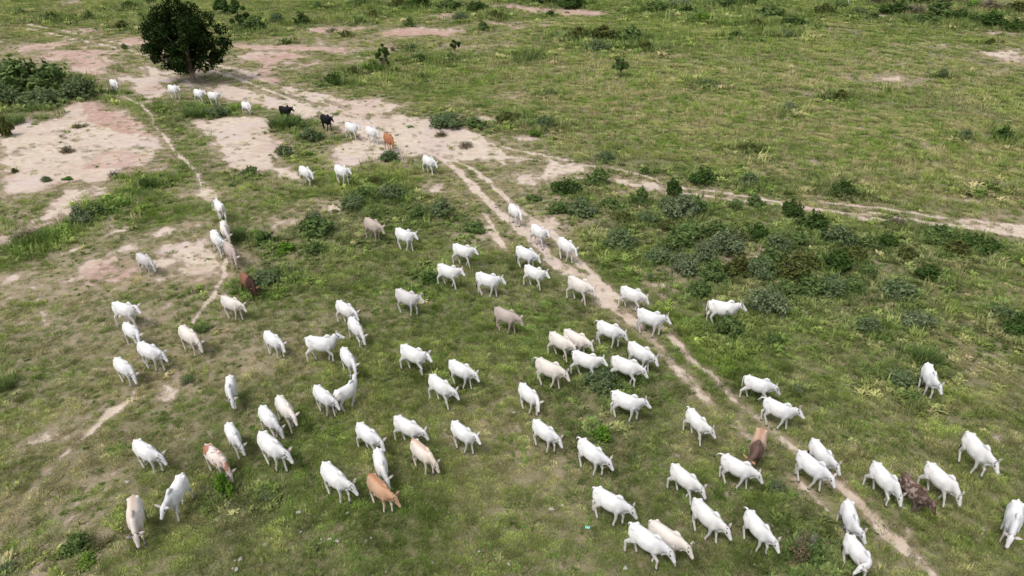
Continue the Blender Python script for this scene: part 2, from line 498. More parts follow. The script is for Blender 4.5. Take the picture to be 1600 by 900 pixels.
# polygons of bare soil: (points, strength, edge softness in metres, pinkness)
SOIL = [
    ([(0,190),(28,182),(62,190),(98,182),(98,168),(118,158),(135,160),(170,172),(210,188),(236,204),(250,228),(254,250),(245,262),(215,258),(190,270),(165,285),(120,285),(80,290),(60,300),(0,302)], .95, .7, .12),
    ([(110,160),(135,158),(170,170),(213,188),(240,207),(252,228),(252,250),(225,225),(200,212),(160,205),(130,190)], 1.0, 1.0, .9),
    ([(150,225),(250,235),(250,262),(200,268),(140,270),(100,275)], 1.0, 1.2, .5),
    ([(185,268),(165,300),(120,325),(90,345),(60,352),(60,340),(90,318),(85,300),(120,290)], .8, .6, .35),
    ([(105,340),(60,358),(35,368),(0,380),(0,368),(30,357),(60,345)], .95, .4, .5),
    ([(88,296),(150,290),(165,298),(120,310),(90,308)], .9, .5, .1),
    ([(292,190),(325,190),(360,184),(400,182),(418,190),(420,205),(448,222),(438,232),(430,248),(428,258),(400,272),(372,274),(345,263),(340,240),(338,218),(312,203)], .95, .5, .25),
    ([(425,262),(445,263),(468,276),(455,280),(432,272)], .95, .3, .1),
    ([(508,322),(525,317),(538,320),(535,328),(510,331)], .95, .3, .05),
    ([(425,352),(440,341),(468,339),(466,348),(440,354),(428,362)], .95, .3, .2),
    ([(165,398),(205,370),(250,358),(285,352),(280,362),(240,378),(210,400),(170,402)], .9, .5, .1),
    ([(90,400),(135,368),(185,352),(190,360),(150,380),(120,400)], .75, .6, .15),
    ([(105,445),(120,415),(150,400),(190,402),(240,405),(225,435),(170,446),(120,450)], .85, .6, .9),
    ([(210,402),(260,382),(330,370),(345,385),(340,400),(300,408),(250,420),(220,418)], .85, .6, .1),
    ([(150,395),(350,375),(350,440),(300,450),(120,450),(100,430)], .52, 1.5, .3),
    ([(0,448),(20,432),(45,425),(50,430),(20,448)], .9, .4, .6),
    ([(0,380),(60,420),(100,470),(60,520),(0,470)], .28, 3, .4),
    ([(290,305),(318,296),(337,300),(335,312),(322,314),(300,312)], .95, .3, .05),
    ([(340,315),(362,306),(384,304),(384,308),(360,316)], .9, .3, .1),
    # upper left
    ([(55,90),(88,80),(140,72),(165,80),(176,98),(172,108),(150,117),(112,112),(105,100),(70,95)], .95, 1.0, .75),
    ([(20,75),(60,68),(100,62),(112,66),(80,78),(30,84)], .85, .8, .75),
    ([(190,60),(215,57),(232,62),(228,70),(205,70),(185,66)], .9, .8, .85),
    ([(118,44),(150,46),(160,54),(120,50)], .7, 1, .7),
    ([(180,120),(225,119),(300,124),(330,136),(300,138),(250,128),(190,126)], .9, .6, .1),
    ([(216,128),(240,126),(260,138),(262,150),(240,158),(222,150),(214,138)], .9, .6, .3),
    ([(222,103),(240,105),(275,112),(280,124),(235,122)], .85, .6, .15),
    ([(150,78),(185,76),(190,84),(165,86)], .8, .6, .3),
    ([(352,68),(405,70),(452,72),(500,72),(548,75),(552,81),(540,84),(500,80),(440,78),(410,79),(355,73)], .95, .6, .8),
    ([(375,84),(420,82),(470,84),(482,90),(440,94),(432,104),(425,120),(445,130),(432,134),(402,124),(395,112),(420,102),(425,92),(380,96)], .95, .6, .7),
    ([(400,95),(430,88),(430,100),(408,106)], .95, .6, .85),
    ([(450,98),(500,96),(506,102),(470,104)], .9, .6, .5),
    ([(475,46),(520,42),(575,42),(560,49),(520,52),(485,52)], .9, 1.0, .85),
    ([(590,52),(625,45),(660,43),(705,45),(716,50),(700,56),(660,54),(625,56),(600,56)], 1.0, .8, .9),
    ([(675,24),(705,21),(712,26),(690,29)], .85, 1.0, .8),
    ([(740,34),(800,34),(860,36),(862,40),(800,44)], .6, 1.0, .7),
    ([(730,7),(800,8),(850,13),(900,16),(940,19),(940,23),(890,24),(840,20),(800,13),(735,12)], 1.0, 1.0, .9),
    ([(20,70),(0,75),(0,66)], .7, 1, .7), ([(90,14),(120,6),(124,0),(112,0)], .7, 1, .6),
    # junction of tracks
    ([(330,136),(345,128),(380,138),(430,152),(470,158),(520,170),(560,186),(590,202),(640,216),(700,228),(760,238),(800,250),(812,258),(760,254),(700,250),(640,246),(610,238),(585,225),(560,210),(520,198),(470,182),(430,170),(380,160),(350,150)], .95, .6, .08),
    ([(420,120),(470,136),(520,148),(560,152),(598,155),(612,160),(622,165),(618,176),(640,184),(700,190),(735,200),(752,210),(752,222),(700,225),(620,215),(560,195),(500,170),(440,145)], .85, .7, .3),
    ([(600,163),(622,165),(616,178),(690,185),(740,205),(760,226),(790,236),(790,250),(740,250),(650,232),(610,205)], 1.0, .6, .0),
    ([(525,228),(560,215),(620,222),(680,236),(660,246),(600,248),(560,256),(528,256)], .95, .5, .1),
    ([(848,250),(862,247),(880,254),(915,258),(912,268),(880,272),(870,280),(850,278),(852,264)], 1.0, .4, .0),
    ([(800,272),(845,268),(860,280),(830,290),(806,285)], .9, .5, .35),
    ([(770,238),(820,243),(812,252),(775,250)], .95, .5, .05),
    ([(770,210),(830,212),(842,222),(800,222)], .7, .6, .2),
    ([(740,182),(765,183),(775,192),(745,190)], .85, .5, .1),
    ([(675,290),(700,280),(718,270),(724,282),(700,300),(680,303)], .6, .6, .2),
    ([(1012,289),(1038,292),(1038,298),(1012,295)], 1.0, .25, .0),
    ([(960,278),(1000,281),(1000,285),(962,283)], .8, .3, .2),
    ([(1550,80),(1600,74),(1600,100),(1560,96),(1535,90)], .75, 1.0, .3),
    ([(1536,80),(1580,82),(1576,90),(1540,88)], .95, .6, .15),
    ([(1450,66),(1520,72),(1530,78),(1470,72)], .65, .8, .3),
    ([(1370,120),(1405,121),(1402,127),(1375,126)], .95, .5, .4),
    ([(1540,48),(1600,52),(1600,56),(1545,53)], .9, .8, .5),
    ([(1355,22),(1385,24),(1385,28),(1356,26)], .9, .8, .4),
    ([(1300,42),(1330,44),(1322,50),(1290,48)], .5, 1.0, .5),
    ([(795,150),(812,148),(812,153),(796,154)], .7, .5, .5),
    # worn ground low down on the left and elsewhere: soil only shows through
    ([(180,470),(330,430),(380,470),(300,520),(220,560),(140,540)], .36, 2.0, .25),
    ([(380,470),(440,480),(480,540),(420,570),(370,520)], .35, 1.5, .25),
    ([(360,545),(480,550),(440,580),(370,570)], .2, 1.5, .25),
    ([(150,545),(260,590),(310,660),(250,660),(180,600)], .3, 1.5, .25),
    ([(730,720),(800,750),(860,820),(800,870),(740,790)], .27, 1.5, .15),
    ([(30,640),(80,640),(100,690),(40,700)], .3, 1.5, .25),
    ([(60,800),(130,770),(180,850),(90,880)], .26, 1.2, .3),
    ([(760,445),(790,450),(800,462),(765,465)], .3, .6, .2),
    ([(600,480),(625,485),(632,495),(608,498)], .5, .5, .05),
    ([(1180,395),(1215,396),(1212,402),(1182,402)], .6, .4, .2),
    ([(800,340),(860,350),(870,360),(840,365),(820,352)], .8, .5, .02),
    ([(1000,430),(1060,450),(1070,475),(1010,465)], .3, .8, .2),
]
# tracks: (points, half width in metres, strength, pinkness)
TRACKS = [
    ([(0,37),(50,39),(100,48),(150,60),(200,70),(260,88),(330,100),(380,112),(420,128),(470,146),(530,170),(600,200),(660,228)], .42, .95, .12),
    ([(0,42),(40,45),(90,55),(125,62),(150,68),(200,78),(250,94),(320,106),(370,122),(410,138),(460,158),(520,182),(580,205),(640,234)], .40, .95, .12),
    ([(300,130),(340,142),(400,150),(460,166),(520,186)], .5, .8, .1),
    ([(330,100),(360,106),(400,114),(430,124)], .5, .8, .1),
    ([(665,236),(700,252),(722,272),(748,300),(775,326),(800,350),(830,374),(850,392)], .46, 1.0, .15),
    ([(850,392),(880,412),(915,435),(950,470),(985,500),(1010,525),(1035,552),(1060,578),(1085,605),(1110,632)], .42, .74, .35),
    ([(1110,632),(1140,655),(1160,672),(1180,690),(1205,715),(1235,745),(1265,775),(1290,795)], .34, .50, .35),
    ([(1290,795),(1330,830),(1380,870),(1420,905)], .3, .28, .3),
    ([(700,246),(735,262),(765,285),(800,318),(835,344),(865,368),(893,396),(915,420),(940,442),(955,462)], .38, .9, .05),
    ([(955,462),(990,480),(1015,500),(1040,520),(1065,546),(1095,575),(1125,600),(1150,625),(1180,650)], .30, .74, .3),
    ([(1180,650),(1205,672),(1235,698),(1265,722),(1300,745),(1330,775),(1365,805),(1390,832),(1415,856),(1440,880),(1462,905)], .36, .76, .3),
    ([(850,385),(862,405),(885,425)], .6, .9, .1), ([(925,452),(940,465),(948,475)], .5, .95, .05),
    ([(700,236),(780,244),(840,250),(900,256),(950,262),(1000,272),(1030,284),(1080,295),(1140,302),(1200,312),(1250,322),(1300,330),(1360,336)], .24, .95, .05),
    ([(690,205),(730,215),(770,226),(830,240),(900,252)], .3, .85, .05),
    ([(800,232),(850,242),(905,252),(935,256)], .22, .9, .0),
    ([(900,278),(960,284),(1010,290),(1060,300),(1130,310),(1200,318),(1260,326),(1330,338),(1380,344)], .40, .80, .25),
    ([(1285,315),(1320,319),(1360,324),(1420,332),(1480,340)], .26, 1.05, .05),
    ([(1360,332),(1400,340),(1440,346),(1500,354),(1560,360),(1600,368)], .34, 1.1, .02),
    ([(1330,340),(1390,346),(1440,349),(1500,356)], .22, .8, .1),
    ([(1500,345),(1540,347),(1590,352),(1640,358)], .3, .75, .05),
    ([(1350,344),(1450,352),(1530,360),(1570,372),(1620,382)], .22, .6, .1),
    ([(1320,322),(1400,334),(1500,352),(1600,364)], 1.1, .55, .35),
    ([(1420,304),(1470,308),(1530,314)], .3, .5, .2),
    ([(186,148),(205,156),(222,166),(238,180),(242,196),(256,212),(268,226),(282,244),(300,262),(312,276),(318,292),(320,300)], .20, 1.0, .02),
    ([(320,300),(330,315),(338,328)], .35, .95, .02),
    ([(318,300),(300,308),(270,325),(240,345),(180,362),(110,392),(60,410)], .5, .56, .1),
    ([(356,402),(351,420),(345,440),(338,452),(325,470),(310,490),(300,505)], .22, .82, .1),
    ([(300,505),(280,535),(258,562),(235,590),(208,622)], .16, .5, .1),
    ([(208,622),(190,634),(165,650),(150,664),(138,676)], .2, .95, .1),
    ([(138,676),(110,700),(85,725),(50,760),(20,800),(0,830)], .22, .62, .15),
    ([(765,355),(775,372),(790,390),(805,400)], .3, .75, .2),
    ([(762,340),(770,352),(775,365)], .2, .6, .1),
    ([(1300,795),(1340,850),(1370,900)], .5, .2, .2),
    ([(800,80),(900,78),(960,82),(1050,88)], .8, .33, .5), ([(780,70),(840,72)], .8, .5, .5),
    ([(600,78),(680,76),(740,72)], .8, .4, .5),
    ([(560,88),(575,90),(572,94),(560,97)], .3, .8, .1),
    ([(590,218),(700,240),(760,250)], .9, .8, .02),
]
# tone of the sward: (x, y, rx, ry, lush, dry) in pixels of the photograph
TONE = [
    (150,330,200,45,.9,-.3),(60,390,90,45,.9,-.3),(265,255,50,50,.7,-.2),(300,110,70,18,.6,-.2),(190,170,60,18,.7,-.3),
    (460,290,110,35,.75,.0),(630,270,110,28,.7,-.1),(350,175,60,18,.6,-.2),(470,200,50,20,.4,0),
    (980,430,50,30,1.0,-.4),(920,380,50,25,.7,-.2),(1060,500,70,50,.6,-.3),(1130,580,80,50,.7,-.3),(1260,520,140,45,.5,-.1),
    (700,520,200,80,.45,-.2),(600,420,150,60,.3,-.1),(400,460,110,50,.5,-.1),(290,480,60,35,.6,-.2),
    (820,430,80,60,.3,-.1),(560,640,160,80,.2,-.1),(700,130,220,45,.3,.1),(1100,180,300,90,.25,.55),(900,120,200,50,.2,.35),
    (1400,230,260,90,.2,.35),(1350,110,260,50,.2,.3),(1000,330,200,50,.1,.35),(1550,300,100,60,.3,.2),
    (250,650,200,120,-.1,.35),(100,500,150,90,-.1,.55),(300,560,150,80,-.1,.4),(60,700,120,110,.2,.35),(200,420,200,40,-.1,.4),
    (100,820,160,90,.25,.15),(400,820,200,80,.1,.1),(840,720,160,130,-.1,.3),(1450,720,250,110,.15,.2),(1500,600,160,90,.0,.35),
    (1320,680,120,60,.1,.1),(1450,850,170,70,.25,.25),(1200,850,120,70,.3,-.1),(650,800,200,90,.2,-.1),(900,560,120,60,.2,-.1),
    (1180,430,150,60,.0,.1),(1430,450,170,70,.1,.45),(500,60,200,30,.0,.4),(100,20,200,25,.0,.4),(150,60,200,30,.0,.5),
    (900,20,200,30,.35,.0),(1200,50,200,40,.3,.2),(1560,20,100,30,.0,.7),(1470,120,120,30,.0,.35),(730,60,150,25,.1,.3),
    (650,460,60,30,-.1,.2),(560,350,60,50,.15,.2),(800,290,100,60,-.3,.45),(940,330,60,40,-.1,.4),(300,160,60,25,-.2,.4),
    (1120,700,90,60,-.1,.2),(420,380,60,40,.3,.1),(730,320,80,30,-.1,.3)]

def seg_dist(X, Y, a, b):
    dx, dy = b - a
    t = np.clip(((X - a[0]) * dx + (Y - a[1]) * dy) / (dx * dx + dy * dy + 1e-9), 0, 1)
    return np.hypot(X - a[0] - t * dx, Y - a[1] - t * dy)

SOIL_W = [(plan(p), s, e, k) for p, s, e, k in SOIL]
TRACK_W = [(plan(p), w * (.8 if w < .7 else 1), s * .97, k) for p, w, s, k in TRACKS]
TONE_W = []
for (cx, cy, rx, ry, l, d) in TONE:
    c = at(cx, cy); ex = at(cx + rx, cy) - c
    dn = at(cx, cy + ry); up = at(cx, max(cy - ry, -60))
    TONE_W.append((c, abs(ex[0]), max(abs(up[1] - dn[1]) / 2, .5), l, d))

WASH = [(310,120,190,40,.85),(110,85,190,36,.8),(130,250,170,75,.75),(230,410,240,60,.85),(790,300,110,45,.55),(400,210,110,60,.6),(650,60,160,25,.45),
        (460,85,130,34,.8),(660,50,120,20,.55),(230,520,200,70,.58),(400,545,100,45,.55),(60,490,110,60,.35),(1480,90,150,22,.45),(850,30,140,16,.4),(1450,340,230,16,.4),
        (790,760,90,70,.32),(300,640,110,60,.3),(130,620,110,60,.3),(620,480,60,20,.4),(60,850,120,50,.25),(960,420,90,40,.25),(1150,390,100,20,.3)]
WASH_W = []
for (cx, cy, rx, ry, v) in WASH:
    c = at(cx, cy); ex = at(cx + rx, cy) - c
    WASH_W.append((c, abs(ex[0]), max(abs(at(cx, max(cy - ry, -60))[1] - at(cx, cy + ry)[1]) / 2, .5), v))

def fields(x, y):
    """soil cover 0..1, pinkness, lushness, dryness at ground-plan points"""
    x = np.asarray(x, float); y = np.asarray(y, float)
    F = np.zeros_like(x); K = np.full_like(x, .25); W = np.zeros_like(x); TR = np.zeros_like(x)
    wx = x + (fbm(x, y, 2.2, 3, 31) - .5) * 1.6; wy = y + (fbm(x, y, 2.2, 3, 47) - .5) * 2.2
    for P, s, e, k in SOIL_W:
        m = 2 * e + 5
        sel = np.where((wx > P[:, 0].min() - m) & (wx < P[:, 0].max() + m) & (wy > P[:, 1].min() - m) & (wy < P[:, 1].max() + m))[0]
        if len(sel) == 0: continue
        X, Y = wx[sel], wy[sel]
        d = np.full(len(sel), 1e9); ins = np.zeros(len(sel), bool)
        for i in range(len(P)):
            a, b = P[i], P[(i + 1) % len(P)]
            d = np.minimum(d, seg_dist(X, Y, a, b))
            c = ((a[1] > Y) != (b[1] > Y))
            xi = a[0] + (Y - a[1]) * (b[0] - a[0]) / (b[1] - a[1] + 1e-12)
            ins ^= c & (X < xi)
        sd_ = np.where(ins, d, -d)
        W[sel] = np.maximum(W[sel], s * np.exp(-np.maximum(-sd_, 0) / 2.2))
        f = s * np.clip(.5 + sd_ / (2 * e), 0, 1)
        up = f > F[sel] * .98
        w = np.clip(.5 + sd_ / (3 * e), 0, 1)
        K[sel] = np.where(up, K[sel] * (1 - w) + k * w, K[sel])
        F[sel] = np.maximum(F[sel], f)
    tx = x + (fbm(x, y, 1.5, 3, 77) - .5) * .5; ty = y + (fbm(x, y, 1.5, 3, 78) - .5) * .5
    for P, w, s, k in TRACK_W:
        m = w * 5 + .5
        sel = np.where((tx > P[:, 0].min() - m) & (tx < P[:, 0].max() + m) & (ty > P[:, 1].min() - m) & (ty < P[:, 1].max() + m))[0]
        if len(sel) == 0: continue
        X, Y = tx[sel], ty[sel]
        d = np.full(len(sel), 1e9)
        for a, b in zip(P, P[1:]): d = np.minimum(d, seg_dist(X, Y, a, b))
        W[sel] = np.maximum(W[sel], .8 * s * np.exp(-np.maximum(d - w, 0) / (w * 1.5)))
        f = s * np.clip(1.5 - d / w, 0, 1) ** .8 * (1.3 if w < .25 and s > .9 else 1.08)
        TR[sel] = np.maximum(TR[sel], f)
        up = f > F[sel]
        K[sel] = np.where(up, k, K[sel]); F[sel] = np.maximum(F[sel], f)
    L = np.full_like(x, .1); D = np.full_like(x, .3)
    for c, rx, ry, l, d in TONE_W:
        g = np.exp(-(((x - c[0]) / rx) ** 2 + ((y - c[1]) / ry) ** 2))
        L += l * g; D += d * g
    n1 = fbm(x, y, 3.5, 4, 91); n2 = fbm(x, y, 1.1, 4, 101, .75); n3 = fbm(x, y, 9, 3, 111)
    e = (F > .02) * np.clip(F * 6, 0, 1) * (1 - .35 * smooth(.85, 1.0, F)) * (1 - .6 * smooth(1.0, 1.25, F))
    soil = smooth(.22, 1.0, F + (n1 - .5) * 1.3 * e + (n2 - .5) * 1.8 * e)
    soil = np.maximum(soil, .54 * smooth(.28, .85, TR + (n2 - .5) * .55 * (TR > .05)))
    for c, rx, ry, v in WASH_W:
        W = np.maximum(W, v * np.exp(-(((x - c[0]) / rx) ** 2 + ((y - c[1]) / ry) ** 2) ** 2))
    W = np.clip(W + (n1 - .5) * 1.0 * (W > .05), 0, 1)
    soil = np.maximum(soil, .8 * smooth(.62, .95, W * .75 + (n2 - .5) * 1.2))
    soil = np.maximum(soil, .5 * smooth(.60, .74, .6 * n2 + .4 * n1 + .06 * (D - .3)))
    K = np.clip(K * 1.0 + .07 * (y > 45) - .12 * (y < 38) + (fbm(x, y, 4, 5, 121, .65) - .5) * 1.3, 0, 1)
    L = np.clip(L + (n3 - .5) * .8 + (n1 - .5) * .7, 0, 1)
    L = L * (1 - .6 * W)
    D = np.clip(D + .35 * W + (fbm(x, y, 6, 4, 131) - .5) * 1.1 + (n2 - .5) * .5, 0, 1)
    return soil, K, L, D, W

# ------------------------------------------------------------------ ground sheet
def build_ground():
    az = np.concatenate([np.linspace(-180, -53, 40)[:-1], np.linspace(-53, 53, 780), np.linspace(53, 180, 40)[1:-1]])
    dep = np.radians(np.linspace(54, 5.6, 400))
    rad = np.concatenate([np.linspace(1.0, 15.0, 12), CAM_H / np.tan(dep), np.geomspace(240, 3500, 24)])
    A, Rr = np.meshgrid(np.radians(az), rad)
    x = (Rr * np.sin(A)).ravel(); y = (Rr * np.cos(A)).ravel()
    z = hgt(x, y)
    soil, pink, lush, dry, wash = fields(x, y)
    z = z - soil * .03
    na, nr = len(az), len(rad)
    idx = np.arange(na * nr).reshape(nr, na)
    a = idx[:-1, :]; b = idx[1:, :]
    quads = np.stack([a, np.roll(a, -1, 1), np.roll(b, -1, 1), b], -1).reshape(-1, 4)[:, ::-1]
    v = np.stack([x, y, z], 1)
    me = mesh_np('ground', v, quads, ground_mat(), True)
    for nm, arr in (('soil', soil), ('pink', pink), ('lush', lush), ('dry', dry), ('wash', wash)):
        at_ = me.attributes.new(nm, 'FLOAT', 'POINT'); at_.data.foreach_set('value', arr.astype(np.float32))
    # close the disc under the camera
    o = link('ground', me)
    bmc = bmesh.new(); bmc.from_mesh(me); bmc.verts.ensure_lookup_table()
    bmc.faces.new([bmc.verts[i] for i in idx[0]])
    bmesh.ops.recalc_face_normals(bmc, faces=bmc.faces)
    bmc.to_mesh(me); bmc.free()
    tag(o, kind='structure')
    return o

def ground_mat():
    m = bpy.data.materials.new('pasture_ground'); t = NT(m)
    pos = t.n('ShaderNodeNewGeometry').outputs['Position']
    fine = t.noise(pos, 9.0, 4, .65); mid = t.noise(pos, 1.6, 5, .6); big = t.noise(pos, .18, 4, .6); grain = t.noise(pos, 40.0, 2, .7)
    soil = t.attr('soil'); pink = t.attr('pink'); lush = t.attr('lush'); dry = t.attr('dry')
    k = t.math('ADD', soil, t.math('MULTIPLY', t.math('SUBTRACT', fine, .5), .8))
    k = t.math('ADD', k, t.math('MULTIPLY', t.math('SUBTRACT', mid, .5), .45))
    k0 = k
    k = t.ramp(k, .14, .80)
    # bare soil: cream sand and pink laterite, streaked and stained
    sand = t.mix(t.ramp(mid, .3, .7), (.43, .345, .265), (.55, .465, .385))
    sand = t.mix(t.ramp(big, .45, .65), sand, (.48, .39, .35))
    red = t.mix(t.ramp(mid, .3, .7), (.31, .185, .145), (.43, .295, .245))
    pk = t.ramp(t.math('ADD', pink, t.math('MULTIPLY', t.math('SUBTRACT', mid, .5), .5)), .15, .95)
    sc = t.mix(pk, sand, red)
    sc = t.mix(t.math('MULTIPLY', t.ramp(grain, .45, .75), .25), sc, (.30, .22, .16))
    wv = t.noise(t.n('ShaderNodeMapping', {'Vector': pos, 'Rotation': (0, 0, .9), 'Scale': (.6, 1.5, 1)}).outputs[0], 1.3, 5, .65)
    sc = t.mix(t.math('MULTIPLY', t.ramp(wv, .52, .72), .35), sc, (.29, .215, .17))
    sc = t.mix(t.math('MULTIPLY', t.ramp(wv, .52, .34), .35), sc, (.56, .49, .42))
    sc = t.mix(t.math('MULTIPLY', t.ramp(fine, .56, .72), .5), sc, (.25, .215, .12))
    # sward seen between the tufts: litter, moss green and dark brown earth
    g = t.mix(t.ramp(fine, .3, .7), (.078, .080, .032), (.175, .165, .080))
    g = t.mix(t.math('MULTIPLY', t.ramp(mid, .54, .68), .5), g, (.185, .152, .108))
    g = t.mix(t.math('MULTIPLY', lush, .6), g, (.075, .105, .022))
    g = t.mix(t.math('MULTIPLY', dry, t.ramp(mid, .35, .7)), g, (.235, .195, .135))
    g = t.mix(t.math('MULTIPLY', t.ramp(grain, .5, .8), .35), g, (.20, .18, .10))
    wcol = t.mix(pk, (.33, .265, .185), (.36, .245, .19))
    wf = t.math('MULTIPLY', t.attr('wash'), t.ramp(mid, .25, .58))
    g = t.mix(t.math('MULTIPLY', wf, .85), g, wcol)
    g = t.mix(t.math('MULTIPLY', t.ramp(k0, .02, .34), .6), g, (.21, .165, .11))
    trod = t.math('MULTIPLY', t.ramp(soil, .95, .35), .6)
    sc = t.mix(trod, sc, (.27, .215, .175))
    c = t.mix(k, g, sc)
    h = t.math('ADD', t.math('MULTIPLY', fine, .6), t.math('MULTIPLY', grain, .4))
    bp = t.n('ShaderNodeBump', {'Height': h, 'Strength': .35, 'Distance': .06})
    b = t.n('ShaderNodeBsdfPrincipled', {'Base Color': c, 'Roughness': .95, 'Normal': bp.outputs[0], 'Specular IOR Level': .15})
    t.out(b.outputs[0]); return m

ground = build_ground()

# ------------------------------------------------------------------ grass: tufts placed over the ground plan
def blades(n, spread, hmin, hmax, width, lean, seed, broad=False):
    r = np.random.default_rng(seed)
    V = []; Fc = []
    for i in range(n):
        a = r.uniform(0, 2 * math.pi); rr = spread * math.sqrt(r.uniform())
        bx, by = rr * math.cos(a), rr * math.sin(a)
        h = r.uniform(hmin, hmax); d = r.uniform(0, 2 * math.pi) if broad else a + r.normal() * .8
        l = lean * r.uniform(.4, 1.4) * h
        dx, dy = math.cos(d), math.sin(d)
        sx, sy = -dy * width / 2, dx * width / 2
        k = len(V)
        p1 = (bx + dx * l * .35, by + dy * l * .35, h * .62); p2 = (bx + dx * l, by + dy * l, h * (1 if not broad else .8))
        q = 1.5 if broad else .8
        V += [(bx - sx * .7, by - sy * .7, -.04), (bx + sx * .7, by + sy * .7, -.04), (p1[0] + sx * q, p1[1] + sy * q, p1[2]),
              (p1[0] - sx * q, p1[1] - sy * q, p1[2]), p2]
        Fc += [(k, k + 1, k + 2), (k, k + 2, k + 3), (k + 3, k + 2, k + 4)]
    return np.array(V), np.array(Fc)

grass_mat = leaf_mat('grass_blades', [(.60, .68, .50), (.95, 1.0, .9), (1.42, 1.32, 1.2)], .3, True)
TUFTS = bpy.data.collections.new('grass_tufts')
tuft_specs = [  # n, spread, hmin, hmax, width, lean
    (56, .32, .05, .13, .024, 1.1), (60, .35, .06, .17, .022, 1.0), (46, .30, .04, .11, .034, 1.4),   # 0-2 short turf
    (22, .15, .14, .34, .018, .7), (26, .20, .18, .45, .018, .8),                                      # 3-4 tall grass
    (12, .13, .05, .14, .055, 1.4), (16, .18, .08, .22, .06, 1.2),                                     # 5-6 broad-leaved weeds
    (14, .12, .25, .60, .012, .5)]                                                                     # 7 dry stalks
for i, s in enumerate(tuft_specs):
    V, Fc = blades(*s, seed=100 + i, broad=i in (5, 6))
    o = bpy.data.objects.new('grass_tuft', mesh_np('grass_tuft', V, Fc, grass_mat))
    TUFTS.objects.link(o)

